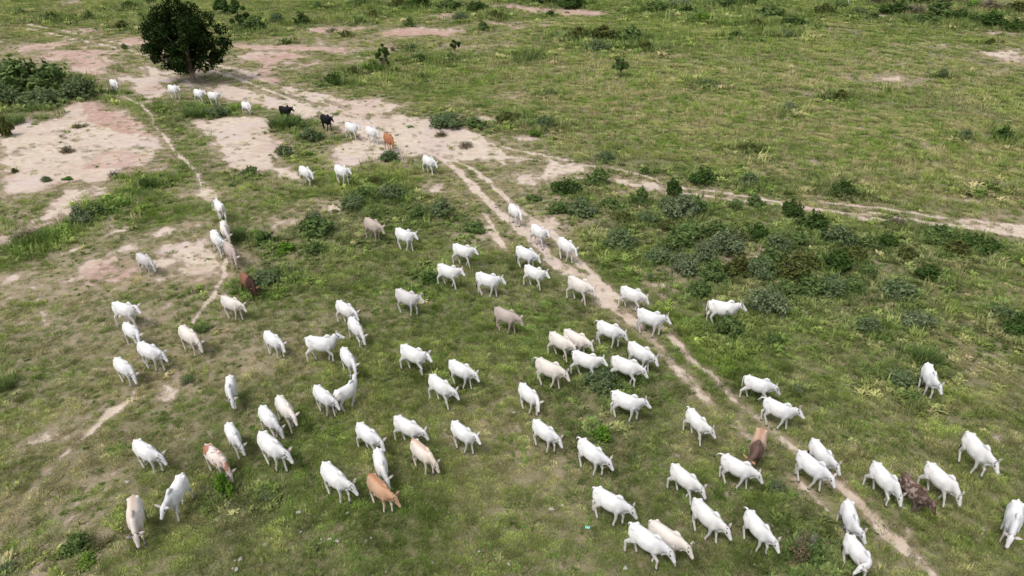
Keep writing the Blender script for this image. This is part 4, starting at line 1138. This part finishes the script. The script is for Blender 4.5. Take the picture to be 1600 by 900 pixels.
# c r | rump x y | shoulder x y (quarter pixels inside a 400 x 225 tile) | gait head yaw bend | coat | horns tail | label
HERD = [
 (0,0, 690,508, 728,518, (4,'lo',-25,0), 'white',0,0, 'white cow furthest to the left at the back, coming out beside the big green thicket'),
 (0,0,1052,547,1102,552, (0,'lv',0,0), 'white',0,0, 'white cow walking just left below the trunk of the big dark tree'),
 (0,0,1214,570,1262,580, (1,'lv',10,0), 'white',0,0, 'rear one of the white pair walking nose to tail right below the big tree'),
 (0,0,1302,583,1352,588, (0,'lv',10,0), 'white',0,0, 'front one of the white pair walking nose to tail right below the big tree'),
 (0,0,1515,636,1550,645, (3,'lo',-30,0), 'white',0,0, 'lone white cow between the pair under the tree and the black cattle'),
 (1,0, 148,672, 200,678, (4,'lv',0,0), 'black',0,0, 'black cow at the left, nearer the big tree, behind the other black one'),
 (1,0, 402,727, 462,742, (0,'lv',0,0), 'black',0,0, 'black cow at the right, walking just ahead of two white cows on pale soil'),
 (1,0, 562,778, 620,792, (1,'lv',0,0), 'white',0,0, 'white cow directly behind the second black cow where the tracks meet'),
 (1,0, 692,804, 742,818, (0,'lo',-10,0), 'white',0,0, 'white cow between another white one and the small ginger cow'),
 (1,0, 806,848, 846,866, (4,'dn',-20,0), 'ginger',0,0, 'small ginger cow with its head down on the bare pale soil'),
 (0,1,1384,400,1356,362, (1,'lo',20,0), 'white',0,0, 'white cow seen from behind, walking away up the narrow footpath'),
 (0,1,1396,495,1406,535, (4,'dn',15,0), 'cream',0,0, 'dull cream cow half hidden behind a white one on the footpath'),
 (0,1,1330,552,1372,598, (1,'lo',20,0), 'white',0,0, 'white cow in front of a cream one, above a pinkish grey one on the footpath'),
 (0,1,1415,628,1456,668, (4,'dn',-15,0), 'fawn',0,0, 'pinkish grey cow grazing on the footpath above the red-brown bull'),
 (0,1, 860,683, 918,702, (4,'dn',-10,0), 'grey',0,0, 'pale grey cow grazing alone on the eroded ground left of the footpath'),
 (0,1,1512,812,1566,846, (1,'dn',-15,0), 'bay',0,0, 'red-brown bull with black shoulders, head and legs'),
 (1,1, 278,150, 328,168, (3,'lo',-10,0), 'white',0,0, 'white cow alone in tall grass left of another, below the pale junction'),
 (1,1, 495,148, 562,168, (0,'lv',0,0), 'white',1,0, 'white cow striding through grass in the middle distance, right of its neighbour'),
 (1,1,1050,85,1100,98, (1,'lo',-5,0), 'white',0,0, 'white cow at the edge of the pale soil where the two wheel ruts begin'),
 (1,1, 685,475, 755,502, (4,'lo',0,0), 'fawn',0,0, 'pinkish grey cow with its legs sunk in grass, the further of two such'),
 (1,1, 880,540, 958,562, (0,'lv',0,0), 'white',0,0, 'white cow walking just ahead of the further pinkish grey one'),
 (1,1,1240,635,1326,655, (1,'lv',0,0), 'white',0,0, 'white cow highest of the three walking between the grey cow and the wheel ruts'),
 (1,1,1145,760,1238,786, (1,'lv',0,0), 'white',0,0, 'white cow leftmost of the three walking left of the wheel ruts, by a dark bush'),
 (1,1,1385,815,1488,838, (0,'lv',0,0), 'white',1,0, 'white cow lowest of the three walking left of the wheel ruts'),
 (2,1, -10,385, 38,410, (4,'lo',-15,0), 'white',0,0, 'white cow furthest back of those walking on the wheel ruts'),
 (2,1, 130,510, 192,540, (1,'lv',0,0), 'white',0,0, 'second white cow from the back of the file on the wheel ruts'),
 (2,1, 300,597, 366,630, (0,'lo',0,0), 'white',0,0, 'white cow on the right-hand rut beside the bright green verge'),
 (2,1,  35,650, 122,678, (0,'lo',0,0), 'white',0,0, 'white cow just left of the ruts, upper one of two close together'),
 (2,1,  90,765, 172,790, (1,'lv',0,0), 'white',1,0, 'white cow just left of the ruts, lower one of two close together'),
 (2,1, 360,848, 462,880, (1,'lo',0,0), 'cream',0,0, 'creamy white cow crossing the left rut where the sand is palest'),
 (2,1, 695,893, 790,925, (3,'lo',0,0), 'white',0,0, 'white cow with black tail tip stepping over the ruts above a horned one'),
 (0,2, 712,105, 815,120, (1,'lv',-10,0), 'white',0,0, 'white cow at the top of the left-hand column, its head raised'),
 (0,2, 778,215, 838,250, (1,'lo',-25,0), 'white',0,0, 'white cow second from the top of the left-hand column, nose at the next tail'),
 (0,2, 870,350, 968,385, (0,'lo',0,0), 'white',1,0, 'white cow third down the left-hand column with ears pricked'),
 (0,2, 722,435, 792,475, (2,'dn',-15,0), 'white',1,1, 'white cow with black tail at the left foot of the left-hand column, foreleg stretched'),
 (0,2,1392,55,1470,78, (0,'lo',0,0), 'cream',0,0, 'creamy cow standing alone just below the red-brown bull'),
 (0,2,1132,250,1206,290, (4,'dn',-5,0), 'cream',1,0, 'creamy cow with lowered head in green grass beside the footpath'),
 (0,2,1434,545,1430,612, (2,'dn',10,0), 'white',1,0, 'white cow coming straight on, alone in the left half of the pasture'),
 (0,2,1424,842,1462,900, (1,'dn',10,0), 'white',1,0, 'white cow coming straight on behind the white and chestnut one'),
 (1,2, 512,83, 585,118, (1,'lo',-5,0), 'white',0,0, 'rear white cow of two in file left of centre, nose over the other one'),
 (1,2, 592,190, 640,236, (3,'dn',0,0), 'white',0,0, 'front white cow of two in file left of centre, head lowered'),
 (1,2,  62,270, 128,308, (2,'lo',-10,0), 'white',0,0, 'white cow stepping forward alone left of the one with raised head'),
 (1,2, 318,328, 455,322, (3,'hi',10,0), 'white',1,1, 'large white cow in side view walking right with its head held high'),
 (1,2, 545,378, 592,430, (4,'lo',-10,0), 'white',0,0, 'white cow facing down towards the one that looks away'),
 (1,2, 500,648, 588,588, (0,'hi',40,0), 'white',0,0, 'slim white cow seen from behind with head raised, turned away'),
 (1,2, 372,608, 448,660, (0,'lo',5,0), 'white',1,0, 'white cow with its muzzle against the flank of the slim cow looking away'),
 (1,2, 915,368,1025,408, (3,'lv',-5,0), 'white',1,0, 'white cow alone in mid pasture, left of and above a pair'),
 (1,2, 882,22, 980,50, (2,'lv',0,0), 'grey',2,0, 'greyish white horned cow lifting a foreleg beside a pale bare spot'),
 (1,2,1502,128,1600,158, (0,'lo',0,0), 'fawn',0,0, 'pinkish grey cow in open grass, the nearer of two such'),
 (1,2,1220,452,1318,495, (0,'lo',0,0), 'white',0,0, 'upper white cow of a slanting pair right of centre'),
 (1,2,1095,550,1190,605, (1,'lo',10,0), 'white',0,0, 'lower white cow of a slanting pair right of centre'),
 (1,2,  35,745, 100,808, (1,'dn',10,0), 'white',1,0, 'white cow on the left of a side-by-side pair facing the viewer'),
 (1,2, 140,685, 200,748, (1,'lo',0,0), 'cream',0,0, 'creamy cow on the right of a side-by-side pair facing the viewer'),
 (1,2, 642,845, 732,905, (1,'lo',-5,0), 'white',1,0, 'white cow behind the one whose head is hidden by the orange cow'),
 (1,2, 878,805, 985,848, (1,'lo',5,0), 'white',0,0, 'white cow walking behind the white and tan one'),
 (1,2,1238,832,1325,885, (0,'lv',0,0), 'white',0,0, 'white cow on its own right of the white and tan one'),
 (2,2, 248,275, 340,318, (1,'lo',-5,0), 'cream',0,1, 'creamy cow in front, left one of two shoulder to shoulder'),
 (2,2, 338,265, 440,308, (0,'lo',0,0), 'cream',0,0, 'creamy cow behind, right one of two shoulder to shoulder'),
 (2,2, 545,210, 650,245, (2,'lo',0,0), 'white',0,2, 'white cow with its black-tipped tail swung out, left of the ruts'),
 (2,2, 795,138, 912,175, (2,'lv',0,0), 'white',2,1, 'large white horned cow standing across the left rut'),
 (2,2,1235,98,1375,115, (0,'lv',0,0), 'white',2,0, 'white horned cow beside the thicket, a green bush before its legs'),
 (2,2, 742,345, 845,392, (0,'lo',0,0), 'white',1,0, 'white cow at the right of the tight group beside the left rut'),
 (2,2, 638,432, 765,478, (3,'lo',0,0), 'white',0,0, 'white cow at the front of the tight group, foreleg lifted'),
 (2,2, 392,402, 508,430, (1,'lv',0,0), 'white',0,1, 'white cow of the tight group with its legs behind a round bush'),
 (2,2, 160,450, 280,495, (0,'lo',0,0), 'cream',1,2, 'creamy horned cow left of the round bush, following the tight group'),
 (2,2,  62,592, 135,650, (0,'lo',-25,0), 'white',0,0, 'white cow turning its head right, above another in the middle of the pasture'),
 (2,2, 640,648, 768,690, (2,'lv',5,0), 'white',1,1, 'white cow alone below the round bush, foreleg reaching forward'),
 (2,2,1115,752,1195,822, (1,'lo',25,0), 'white',1,2, 'white cow left of the rut with its tail flicked up'),
 (2,2, 150,822, 240,878, (2,'lo',0,0), 'white',1,0, 'white cow left of the vivid yellow-green bush'),
 (2,2,1475,545,1590,575, (3,'lo',5,0), 'white',0,0, 'white cow just right of the ruts, upper one of two'),
 (3,2, -8,692, 125,738, (0,'lv',0,0), 'white',2,2, 'white cow just right of the ruts, lower one of two with tail swung out'),
 (3,2,1000,475,1040,548, (2,'lo',30,0), 'white',1,0, 'white cow alone far out on the right in rough grass'),
 (0,3, 845,58, 940,102, (2,'lo',5,0), 'white',1,0, 'white cow trotting with a foreleg lifted, left of the chestnut-patched one'),
 (0,3, 838,412, 832,545, (2,'dn',0,0), 'stripe',2,-1, 'cream cow with brown line down its back and black legs, facing the viewer'),
 (0,3,1135,268,1058,385, (0,'lo',-10,0), 'white',0,0, 'large white cow facing down left beside the black-legged one'),
 (0,3,1290,85,1372,145, (4,'gz',0,0), 'pied', 0,0, 'white cow with chestnut patches grazing at a leafy plant'),
 (1,3,  28,22, 138,100, (0,'lo',10,0), 'white',1,0, 'white cow right of the chestnut-patched one, striding to the right'),
 (1,3, 425,212, 535,290, (2,'lo',15,0), 'white',2,0, 'white horned cow left of the orange one, at the front of the herd'),
 (1,3, 758,105, 785,195, (4,'dn',15,0), 'white',0,0, 'white cow right behind the orange one, its head low'),
 (1,3, 715,268, 805,345, (2,'lo',15,0), 'orange',2,0, 'orange-tan cow with pale muzzle and legs at the front of the herd'),
 (1,3, 985,48,1068,112, (2,'dn',10,0), 'tan',1,0, 'white and tan cow with a tan stripe along its back'),
 (2,3, 432,48, 545,125, (2,'lo',10,0), 'white',0,2, 'white cow just below the vivid yellow-green bush, tail held out'),
 (2,3,1018,205,1130,275, (1,'lo',0,0), 'white',1,0, 'white cow facing right in the lower right, left of one beside the rut'),
 (2,3,1330,145,1470,205, (0,'lo',5,0), 'white',0,2, 'white cow below the dun bull, tail out, walking up to the rut'),
 (2,3, 525,355, 675,430, (2,'lo',5,0), 'white',1,1, 'white cow with black tail tip above the overlapping pair at the bottom'),
 (2,3, 750,585, 915,678, (3,'lo',0,0), 'white',1,1, 'white cow in front, left one of the overlapping pair at the bottom'),
 (2,3, 880,565,1030,648, (1,'lo',0,0), 'cream',2,0, 'horned creamy cow behind, right one of the overlapping pair at the bottom'),
 (2,3,1150,430,1278,528, (0,'lo',10,0), 'white',1,0, 'white cow right of the overlapping pair at the bottom'),
 (2,3,1485,490,1590,592, (2,'lo',10,0), 'white',1,2, 'white cow with pointed ears heading down between two others at the bottom'),
 (2,3,1560, -4,1532,105, (1,'dn',-30,0), 'dun',0,0, 'dun bull with chocolate foreparts between the two ruts'),
 (3,3, 292,42, 382,128, (0,'lo',15,0), 'white',1,0, 'white cow partly behind another on the right rut'),
 (3,3, 205,125, 338,212, (0,'lo',0,0), 'white',0,1, 'white cow in front of another on the right rut'),
 (3,3, 675,192, 788,290, (3,'dn',5,0), 'white',1,1, 'white cow on the left of the dark brindled bull'),
 (3,3, 860,262, 975,355, (4,'lo',10,0), 'brindle',0,0, 'dark brindled bull with a pale poll between two white cows'),
 (3,3,1015,195,1148,290, (1,'dn',5,0), 'white',1,1, 'white cow on the right of the dark brindled bull'),
 (3,3,1248,15,1365,125, (2,'lo',15,0), 'white',2,0, 'white horned cow high on the right edge, alone above the brindled bull'),
 (3,3, 505,425, 548,535, (3,'lo',35,0), 'white',1,0, 'upper one of two white cows at the bottom, left of the rut'),
 (3,3, 530,655, 620,740, (0,'lo',-60,-.45), 'white',1,0, 'lower one of two white cows at the bottom, twisting its head back'),
 (3,3,1560,440,1552,550, (2,'dn',0,0), 'white',1,0, 'white cow cut by the right edge of the view, facing the viewer'),
]
for (c, r, rx, ry, sx, sy, pose, ct, hn, tl, lab) in HERD:
    lift = -.05 if ct == 'brindle' else 0
    add_cow(px(c, r, rx, ry), px(c, r, sx, sy), pose, ct, lab, hn, tl, 'bull' if 'bull ' in lab and lab.split(' with')[0].endswith('bull') else 'cow', lift=lift)
print('cows', len(HERD), 'bodies', len(_PROTO))

# ------------------------------------------------------------------ shrubs and trees
def leaves(cent, normal, size, r, aspect=1.6, droop=.35):
    """leaf quads folded along nothing: centres (N,3), outward directions (N,3)"""
    n = len(cent)
    nd = normal + r.normal(size=(n, 3)) * .7
    nd[:, 2] += .35
    nd /= np.linalg.norm(nd, axis=1)[:, None] + 1e-9
    t = np.cross(nd, r.normal(size=(n, 3))); t /= np.linalg.norm(t, axis=1)[:, None] + 1e-9
    b = np.cross(nd, t)
    s = size * r.uniform(.6, 1.4, n)[:, None]
    P = np.stack([cent - t * s * aspect / 2, cent + b * s / 2 - nd * s * .12, cent + t * s * aspect / 2, cent - b * s / 2 - nd * s * .12], 1).reshape(-1, 3)
    return P, np.arange(4 * n).reshape(-1, 4)

def blob_cloud(r, blobs, n):
    """points in the outer part of several ellipsoidal clumps"""
    w = np.array([b[1][0] * b[1][1] + b[1][0] * b[1][2] for b in blobs]); w = w / w.sum()
    k = r.choice(len(blobs), n, p=w)
    C = np.array([b[0] for b in blobs])[k]; S = np.array([b[1] for b in blobs])[k]
    d = r.normal(size=(n, 3)); d /= np.linalg.norm(d, axis=1)[:, None]
    q = r.uniform(.45, 1.08, n)[:, None] ** .6
    q = q * (1 + .28 * np.sin(d[:, :1] * 5 + k[:, None]) * np.cos(d[:, 1:2] * 6 + d[:, 2:] * 4 + k[:, None] * 2))
    P = C + d * S * q
    return P, d

L_DARK = leaf_mat('dark_leaves', [(.030, .058, .014), (.058, .105, .026), (.105, .160, .048)], .25)
L_TREE = leaf_mat('tree_leaves', [(.007, .015, .005), (.017, .033, .009), (.045, .072, .020)], .08)
L_GREEN = leaf_mat('green_leaves', [(.065, .110, .032), (.120, .180, .056), (.185, .250, .090)], .25)
L_BRIGHT = leaf_mat('yellow_green_leaves', [(.07, .15, .02), (.125, .24, .03), (.19, .31, .05)], .3)
L_GREY = leaf_mat('grey_green_leaves', [(.075, .112, .045), (.135, .185, .082), (.21, .265, .135)], .25)
L_SILVER = leaf_mat('silvery_leaves', [(.090, .125, .055), (.175, .215, .110), (.27, .31, .185)], .25)
L_DRY = leaf_mat('dry_leaves', [(.11, .085, .05), (.19, .155, .09), (.28, .23, .14)], .2)
L_OLIVE = leaf_mat('olive_leaves', [(.055, .070, .020), (.105, .120, .035), (.17, .175, .06)], .25)
BARK = plain('bark', (.20, .16, .13), .9, .3, 5)
BARKD = plain('dark_bark', (.085, .065, .05), .9, .3, 5)
TWIG = plain('dry_twigs', (.25, .225, .18), .9, .2, 5)
STEM_G = plain('green_brown_stems', (.13, .13, .07), .9, .2, 5)

def stems_bm(r, n, h, spread, rad, base=.06, split=2):
    bm = bmesh.new()
    for i in range(n):
        a = 2 * math.pi * i / n + r.uniform(-.5, .5); l = spread * r.uniform(.35, 1.0); hh = h * r.uniform(.6, 1.0)
        p0 = V3(base * math.cos(a), base * math.sin(a), -.08)
        p1 = V3(l * .4 * math.cos(a), l * .4 * math.sin(a), hh * .5)
        p2 = V3(l * math.cos(a + .2), l * math.sin(a + .2), hh)
        tube(bm, [p0, p1, p2], [rad, rad * .7, rad * .3], 5)
        for k in range(split):
            b = a + r.uniform(-1, 1); q = p1.lerp(p2, r.uniform(0, .5))
            tube(bm, [q, q + V3(math.cos(b) * spread * .3, math.sin(b) * spread * .3, hh * .28)], [rad * .5, rad * .18], 4)
    return bm

# kinds of shrub, each about 2 m across and 1.4 m high before scaling
def make_shrub(kind, seed):
    r = np.random.default_rng(seed)
    spec = {'round': (9, 1500, .105, L_DARK), 'green': (9, 1300, .11, L_GREEN), 'bright': (8, 800, .15, L_BRIGHT), 'grey': (11, 1600, .085, L_GREY),
            'silver': (12, 1500, .078, L_SILVER), 'dry': (8, 480, .07, L_DRY), 'olive': (10, 1100, .11, L_OLIVE), 'grass': (0, 0, 0, L_GREEN)}[kind]
    nb, nl, ls, mat = spec
    if kind == 'grass':
        V, Fc = blades(420, .75, .5, 1.35, .035, .55, seed)
        fol = mesh_np('foliage', V, Fc, L_GREEN)
        return fol, None
    blobs = []
    for i in range(nb):
        a = r.uniform(0, 6.28); q = r.uniform(.1, .80) if i else 0
        h = r.uniform(.25, .95) * (1.15 - q * .75)
        s = r.uniform(.20, .42)
        blobs.append(((q * math.cos(a), q * math.sin(a), h), (s, s, s * r.uniform(.7, 1.1))))
    P, d = blob_cloud(r, blobs, nl)
    if kind != 'bright':           # upright feathery shoots that break the outline
        m = 40 if kind in ('grey', 'silver', 'dry', 'olive') else 24
        A = r.uniform(0, 6.28, m); Q = r.uniform(.1, .95, m); H = r.uniform(.6, 1.6, m) * (1.1 - Q * .55)
        t = r.uniform(.2, 1, (m, 20))
        sx = (np.cos(A) * Q)[:, None] * (.4 + .6 * t); sy = (np.sin(A) * Q)[:, None] * (.4 + .6 * t)
        SP_ = np.stack([sx, sy, H[:, None] * t], -1).reshape(-1, 3) + r.normal(size=(m * 20, 3)) * .035
        dd = SP_ / (np.linalg.norm(SP_, axis=1)[:, None] + 1e-6)
        P = np.concatenate([P, SP_]); d = np.concatenate([d, dd])
    P[:, 2] = np.maximum(P[:, 2], .03 + r.uniform(0, .15, len(P)))
    V, Fc = leaves(P, d, ls, r, 1.3 if kind == 'bright' else 1.9)
    fol = mesh_np('foliage', V, Fc, mat)
    if kind == 'dry' : bm = stems_bm(r, 22, 1.5, .95, .018, split=4)
    elif kind in ('silver', 'grey'): bm = stems_bm(r, 12, 1.25, .75, .014, split=2)
    else: bm = stems_bm(r, 9, 1.0, .6, .028)
    stm = bm_mesh('stems', bm, TWIG if kind == 'dry' else STEM_G if kind in ('silver', 'grey') else BARK)
    return fol, stm
SHRUBS = {k: [make_shrub(k, 300 + 10 * i + j) for j in range(3)] for i, k in enumerate(('round', 'green', 'bright', 'grey', 'silver', 'dry', 'olive', 'grass'))}

def px_scale(p, z):                 # photograph pixels per metre at a point near the ground
    depth = p[1] * CP + (CAM_H - z) * SP
    return F_PX / depth

_cnt = {}
def shrub(x, y, w, h, kind, label, cat='bush', group=None, name=None):
    """x, y: foot of the shrub; w, h: size, all in photograph pixels, turned into metres here"""
    p = at(x, y); g = gz(*p)
    sc = px_scale(p, g)
    W = w / sc
    dep = math.atan2(CAM_H, p[1])
    hp = h / sc                                   # seen height: top outline plus the part of the footprint seen from above
    H = max((hp - W * .45 * math.sin(dep)) / math.cos(dep), W * .38)
    k = _cnt.get(kind, 0); _cnt[kind] = k + 1
    fol, stm = SHRUBS[kind][k % 3]
    # the foot is the front edge: step back by part of the width
    c = p + np.array([p[0], p[1]]) / np.hypot(*p) * W * .35
    root = bpy.data.objects.new(name or {'grass': 'grass_clump', 'dry': 'dry_shrub'}.get(kind, 'shrub'), None); COL.objects.link(root)
    root.empty_display_size = .3
    root.location = (c[0], c[1], gz(*c) - .02); root.rotation_euler = (0, 0, (k * 2.4) % 6.28)
    root.scale = (W / 1.7, W / 1.7, H / 1.35)
    tag(root, label, cat, group)
    link('foliage', fol, root)
    if stm: link('stems', stm, root)
    return root

def build_tree(x, y, hpx, wpx, label, nblob, nleaf, leaf, mat, trunk_px, seed, squash=1.0, name='tree', bark=BARK, extra=None):
    r = np.random.default_rng(seed)
    p = at(x, y); g = gz(*p); sc = px_scale(p, g)
    dep = math.atan2(CAM_H, p[1])
    W = wpx / sc; H = hpx / sc / math.cos(dep) * .97; T = trunk_px / sc / math.cos(dep)
    root = bpy.data.objects.new(name, None); COL.objects.link(root)
    root.location = (p[0], p[1], g - .05); tag(root, label, 'tree')
    cz = (H + T) / 2; rz = (H - T) / 2; rx = W / 2
    blobs = []
    for i in range(nblob):
        d = r.normal(size=3); d /= np.linalg.norm(d)
        q = r.uniform(.42, .92)
        c = np.array([d[0] * rx * q * (1.0 if d[2] < .3 else .82) - .08 * rx * (nblob > 40), d[1] * rx * q * squash, cz + d[2] * rz * q])
        s = rx * r.uniform(.10, .22)
        blobs.append((tuple(c), (s, s, s * .78)))
    for b in (extra or []): blobs.append(((b[0] * rx, b[1] * rx, cz + b[2] * rz), (b[3] * rx, b[3] * rx, b[3] * rx * .75)))
    P, d = blob_cloud(r, blobs, nleaf)
    V, Fc = leaves(P, d, leaf, r, 1.7)
    link('crown', mesh_np('crown', V, Fc, mat), root)
    bm = bmesh.new()
    tr = max(W * .030, .05)
    tube(bm, [(0, 0, -.3), (.02, 0, T * .15), (-.06 * tr, 0, T * .6), (.1 * tr, 0, T * 1.05), (0, 0, cz)], [tr * 1.6, tr * 1.1, tr * .95, tr * .9, tr * .5], 12)
    for i, (c, s) in enumerate(blobs[:min(len(blobs), 22)]):
        c = Vector(c); st = V3(0, 0, T * r.uniform(.75, 1.2))
        m = st.lerp(c, .5) + V3(0, 0, .08 * H)
        tube(bm, [st, m, c], [tr * .5, tr * .32, tr * .10], 7)
    link('trunk', bm_mesh('trunk', bm, bark), root)
    return root

build_tree(303, 129, 119, 128, 'big dark green broad-crowned tree standing beside the sandy track', 74, 30000, .18, L_TREE, 15, 5, name='broad_tree',
           extra=[(-.80, .1, .18, .24), (-.62, 0, .42, .26), (.78, 0, -.22, .26), (.55, 0, .50, .26), (-.10, 0, .88, .24), (-.38, 0, .70, .24), (.24, 0, .80, .22), (-.45, 0, -.72, .22), (.35, 0, -.70, .28), (-.92, 0, -.30, .18), (.95, .0, -.10, .16), (-.15, 0, -.86, .2), (.1, 0, .1, .30), (-.3, 0, .2, .28), (.32, 0, .15, .26), (-.12, 0, -.35, .28), (.66, 0, -.58, .2), (-.72, 0, -.55, .17), (.9, 0, .25, .17)])
build_tree(600, 109, 42, 26, 'slim dark sapling standing alone above the bright patch left of the open field', 14, 2600, .24, L_DARK, 4, 15, name='sapling')
build_tree(711, 92, 32, 17, 'narrow dark sapling in the far grass right of the slim one', 9, 1400, .24, L_DARK, 12, 16, name='sapling')
build_tree(969, 121, 34, 36, 'small rounded green tree on a thin pale stem, alone in the open field', 14, 2600, .24, L_GREEN, 10, 17, name='small_tree')
build_tree(376, 45, 46, 50, 'dark tree half hidden behind the right of the big one', 12, 2600, .32, L_DARK, 4, 18, name='small_tree')
build_tree(352, 22, 30, 44, 'dark leafy tree at the top edge, above the big one', 9, 1500, .4, L_DARK, 3, 19, name='small_tree')

for s_ in S:
    x, y, w, h, k, lab = s_[:6]
    cat = s_[6] if len(s_) > 6 else 'bush'
    shrub(x, y, w, h, k, lab, cat, group='shrubs and weeds scattered over the pasture', name={'weed': 'weed', 'plant': 'leafy_plant'}.get(cat))

# ------------------------------------------------------------------ pale poles at the top, stones, litter
M_POST = plain('pale_wood', (.55, .51, .46), .8)
def pole(x, y, hm, label):
    p = at(x, y); bm = bmesh.new()
    tube(bm, [(0, 0, -.3), (.01, 0, hm * .5), (-.02, .02, hm)], [.10, .085, .07], 8)
    bmesh.ops.create_cone(bm, cap_ends=True, segments=8, radius1=.07, radius2=.02, depth=.08, matrix=Matrix.Translation((-.02, .02, hm + .03)))
    o = link('fence_post', bm_mesh('fence_post', bm, M_POST)); o.location = (p[0], p[1], gz(*p))
    tag(o, label, 'post', 'pale poles at the far edge')
pole(1324, 11, 2.4, 'thin pale pole at the top edge, left one of two')
pole(1358, 7, 2.4, 'thin pale pole at the top edge, right one of two, by the hedge')

M_STONE = plain('pale_stone', (.36, .34, .28), .9, .3, 9)
def stone_mesh(seed):
    r = np.random.default_rng(seed); bm = bmesh.new()
    bmesh.ops.create_icosphere(bm, subdivisions=2, radius=1)
    for v in bm.verts:
        d = v.co.copy(); f = 1 + .22 * math.sin(d.x * 3 + seed) * math.cos(d.y * 4 + seed * 2) + .12 * r.normal()
        v.co = Vector((d.x * f, d.y * f * .75, d.z * f * .45))
    return bm_mesh('stone', bm, M_STONE)
STONE = [stone_mesh(i) for i in range(4)]
ST = [(444,781,'flat stone left of the front white horned cow'),(467,801,'small pale stone below the left of the front horned cow'),(543,802,'stone right in front of the horned cow by its hoof'),
 (643,762,'rounded stone right of the orange cow'),(684,705,'pale stone at the hooves of the white and tan cow'),(782,725,'clump of pale stone right of the white and tan cow'),
 (502,843,'leftmost of three little stones in a row at the bottom'),(516,843,'middle one of three little stones in a row at the bottom'),(527,846,'rightmost of three little stones in a row at the bottom'),
 (572,846,'pale stone below the orange cow'),(580,841,'pale stone beside another below the orange cow'),(675,880,'whitish stone at the bottom edge left of centre'),(604,893,'whitish stone at the very bottom, left'),
 (749,862,'flat stone in short grass near the bottom middle'),(795,882,'small stone near the bottom middle'),(470,832,'speck of stone above the three in a row'),(414,852,'stone at the bottom left of the three in a row'),
 (879,790,'small white stone left of the cow with black tail tip'),(862,796,'tiny white stone left of the other small one'),(977,888,'flat stone below the overlapping pair'),(1179,883,'stone between two cows at the bottom'),
 (1163,705,'pale stone left of the dun bull'),(1292,798,'pale stone on the rut near the bottom'),(1414,795,'pale stone in the grass before the brindled bull'),(1535,828,'stone near the right edge at the bottom'),
 (1368,817,'stone on the right rut'),(199,754,'flat stone left of the black-legged cow'),(357,786,'stone by the leafy plant'),(352,816,'pale stone below the leafy plant'),(370,890,'white speck of stone, lower one of the cluster'),
 (364,889,'white speck of stone at the left of the cluster'),(376,874,'white speck of stone at the top of the cluster'),(367,877,'white speck of stone at the upper left of the cluster'),(289,687,'small pale stone between two left cows'),
 (512,466,'pale stone above the two in file'),(803,645,'pale stone left of the cow turning right'),(1028,436,'pale stone beside the right rut, far'),(1265,476,'pale stone at the foot of the thicket'),(640,618,'pale stone near the middle of the herd'),
 (455,488,'pale stone in worn ground left of centre'),(1240,460,'pale stone beneath the thicket')]
for i, (x, y, lab) in enumerate(ST):
    p = at(x, y); s = rnd.uniform(.06, .12)
    o = link('stone', STONE[i % 4]); o.location = (p[0], p[1], gz(*p) + .02); o.scale = (s, s, s); o.rotation_euler = (0, 0, rnd.uniform(0, 6.28))
    tag(o, lab, 'stone', 'pale stones lying in the grass')
bm_ = bmesh.new()
for k in range(5):
    for j in range(4):
        bm_.verts.new((k * .05 - .1 + .01 * math.sin(j * 3), j * .04 - .06, .04 + .035 * math.sin(k * 2.1 + j * 1.7)))
bm_.verts.ensure_lookup_table()
for k in range(4):
    for j in range(3):
        bm_.faces.new([bm_.verts[q] for q in (k * 4 + j, k * 4 + 4 + j, k * 4 + 5 + j, k * 4 + 1 + j)])
p = at(918, 826)
o = link('plastic_scrap', bm_mesh('plastic_scrap', bm_, plain('turquoise_plastic', (.25, .62, .55), .4))); o.location = (p[0], p[1], gz(*p) + .03)
tag(o, 'small crumpled turquoise plastic scrap lying in the grass', 'litter')
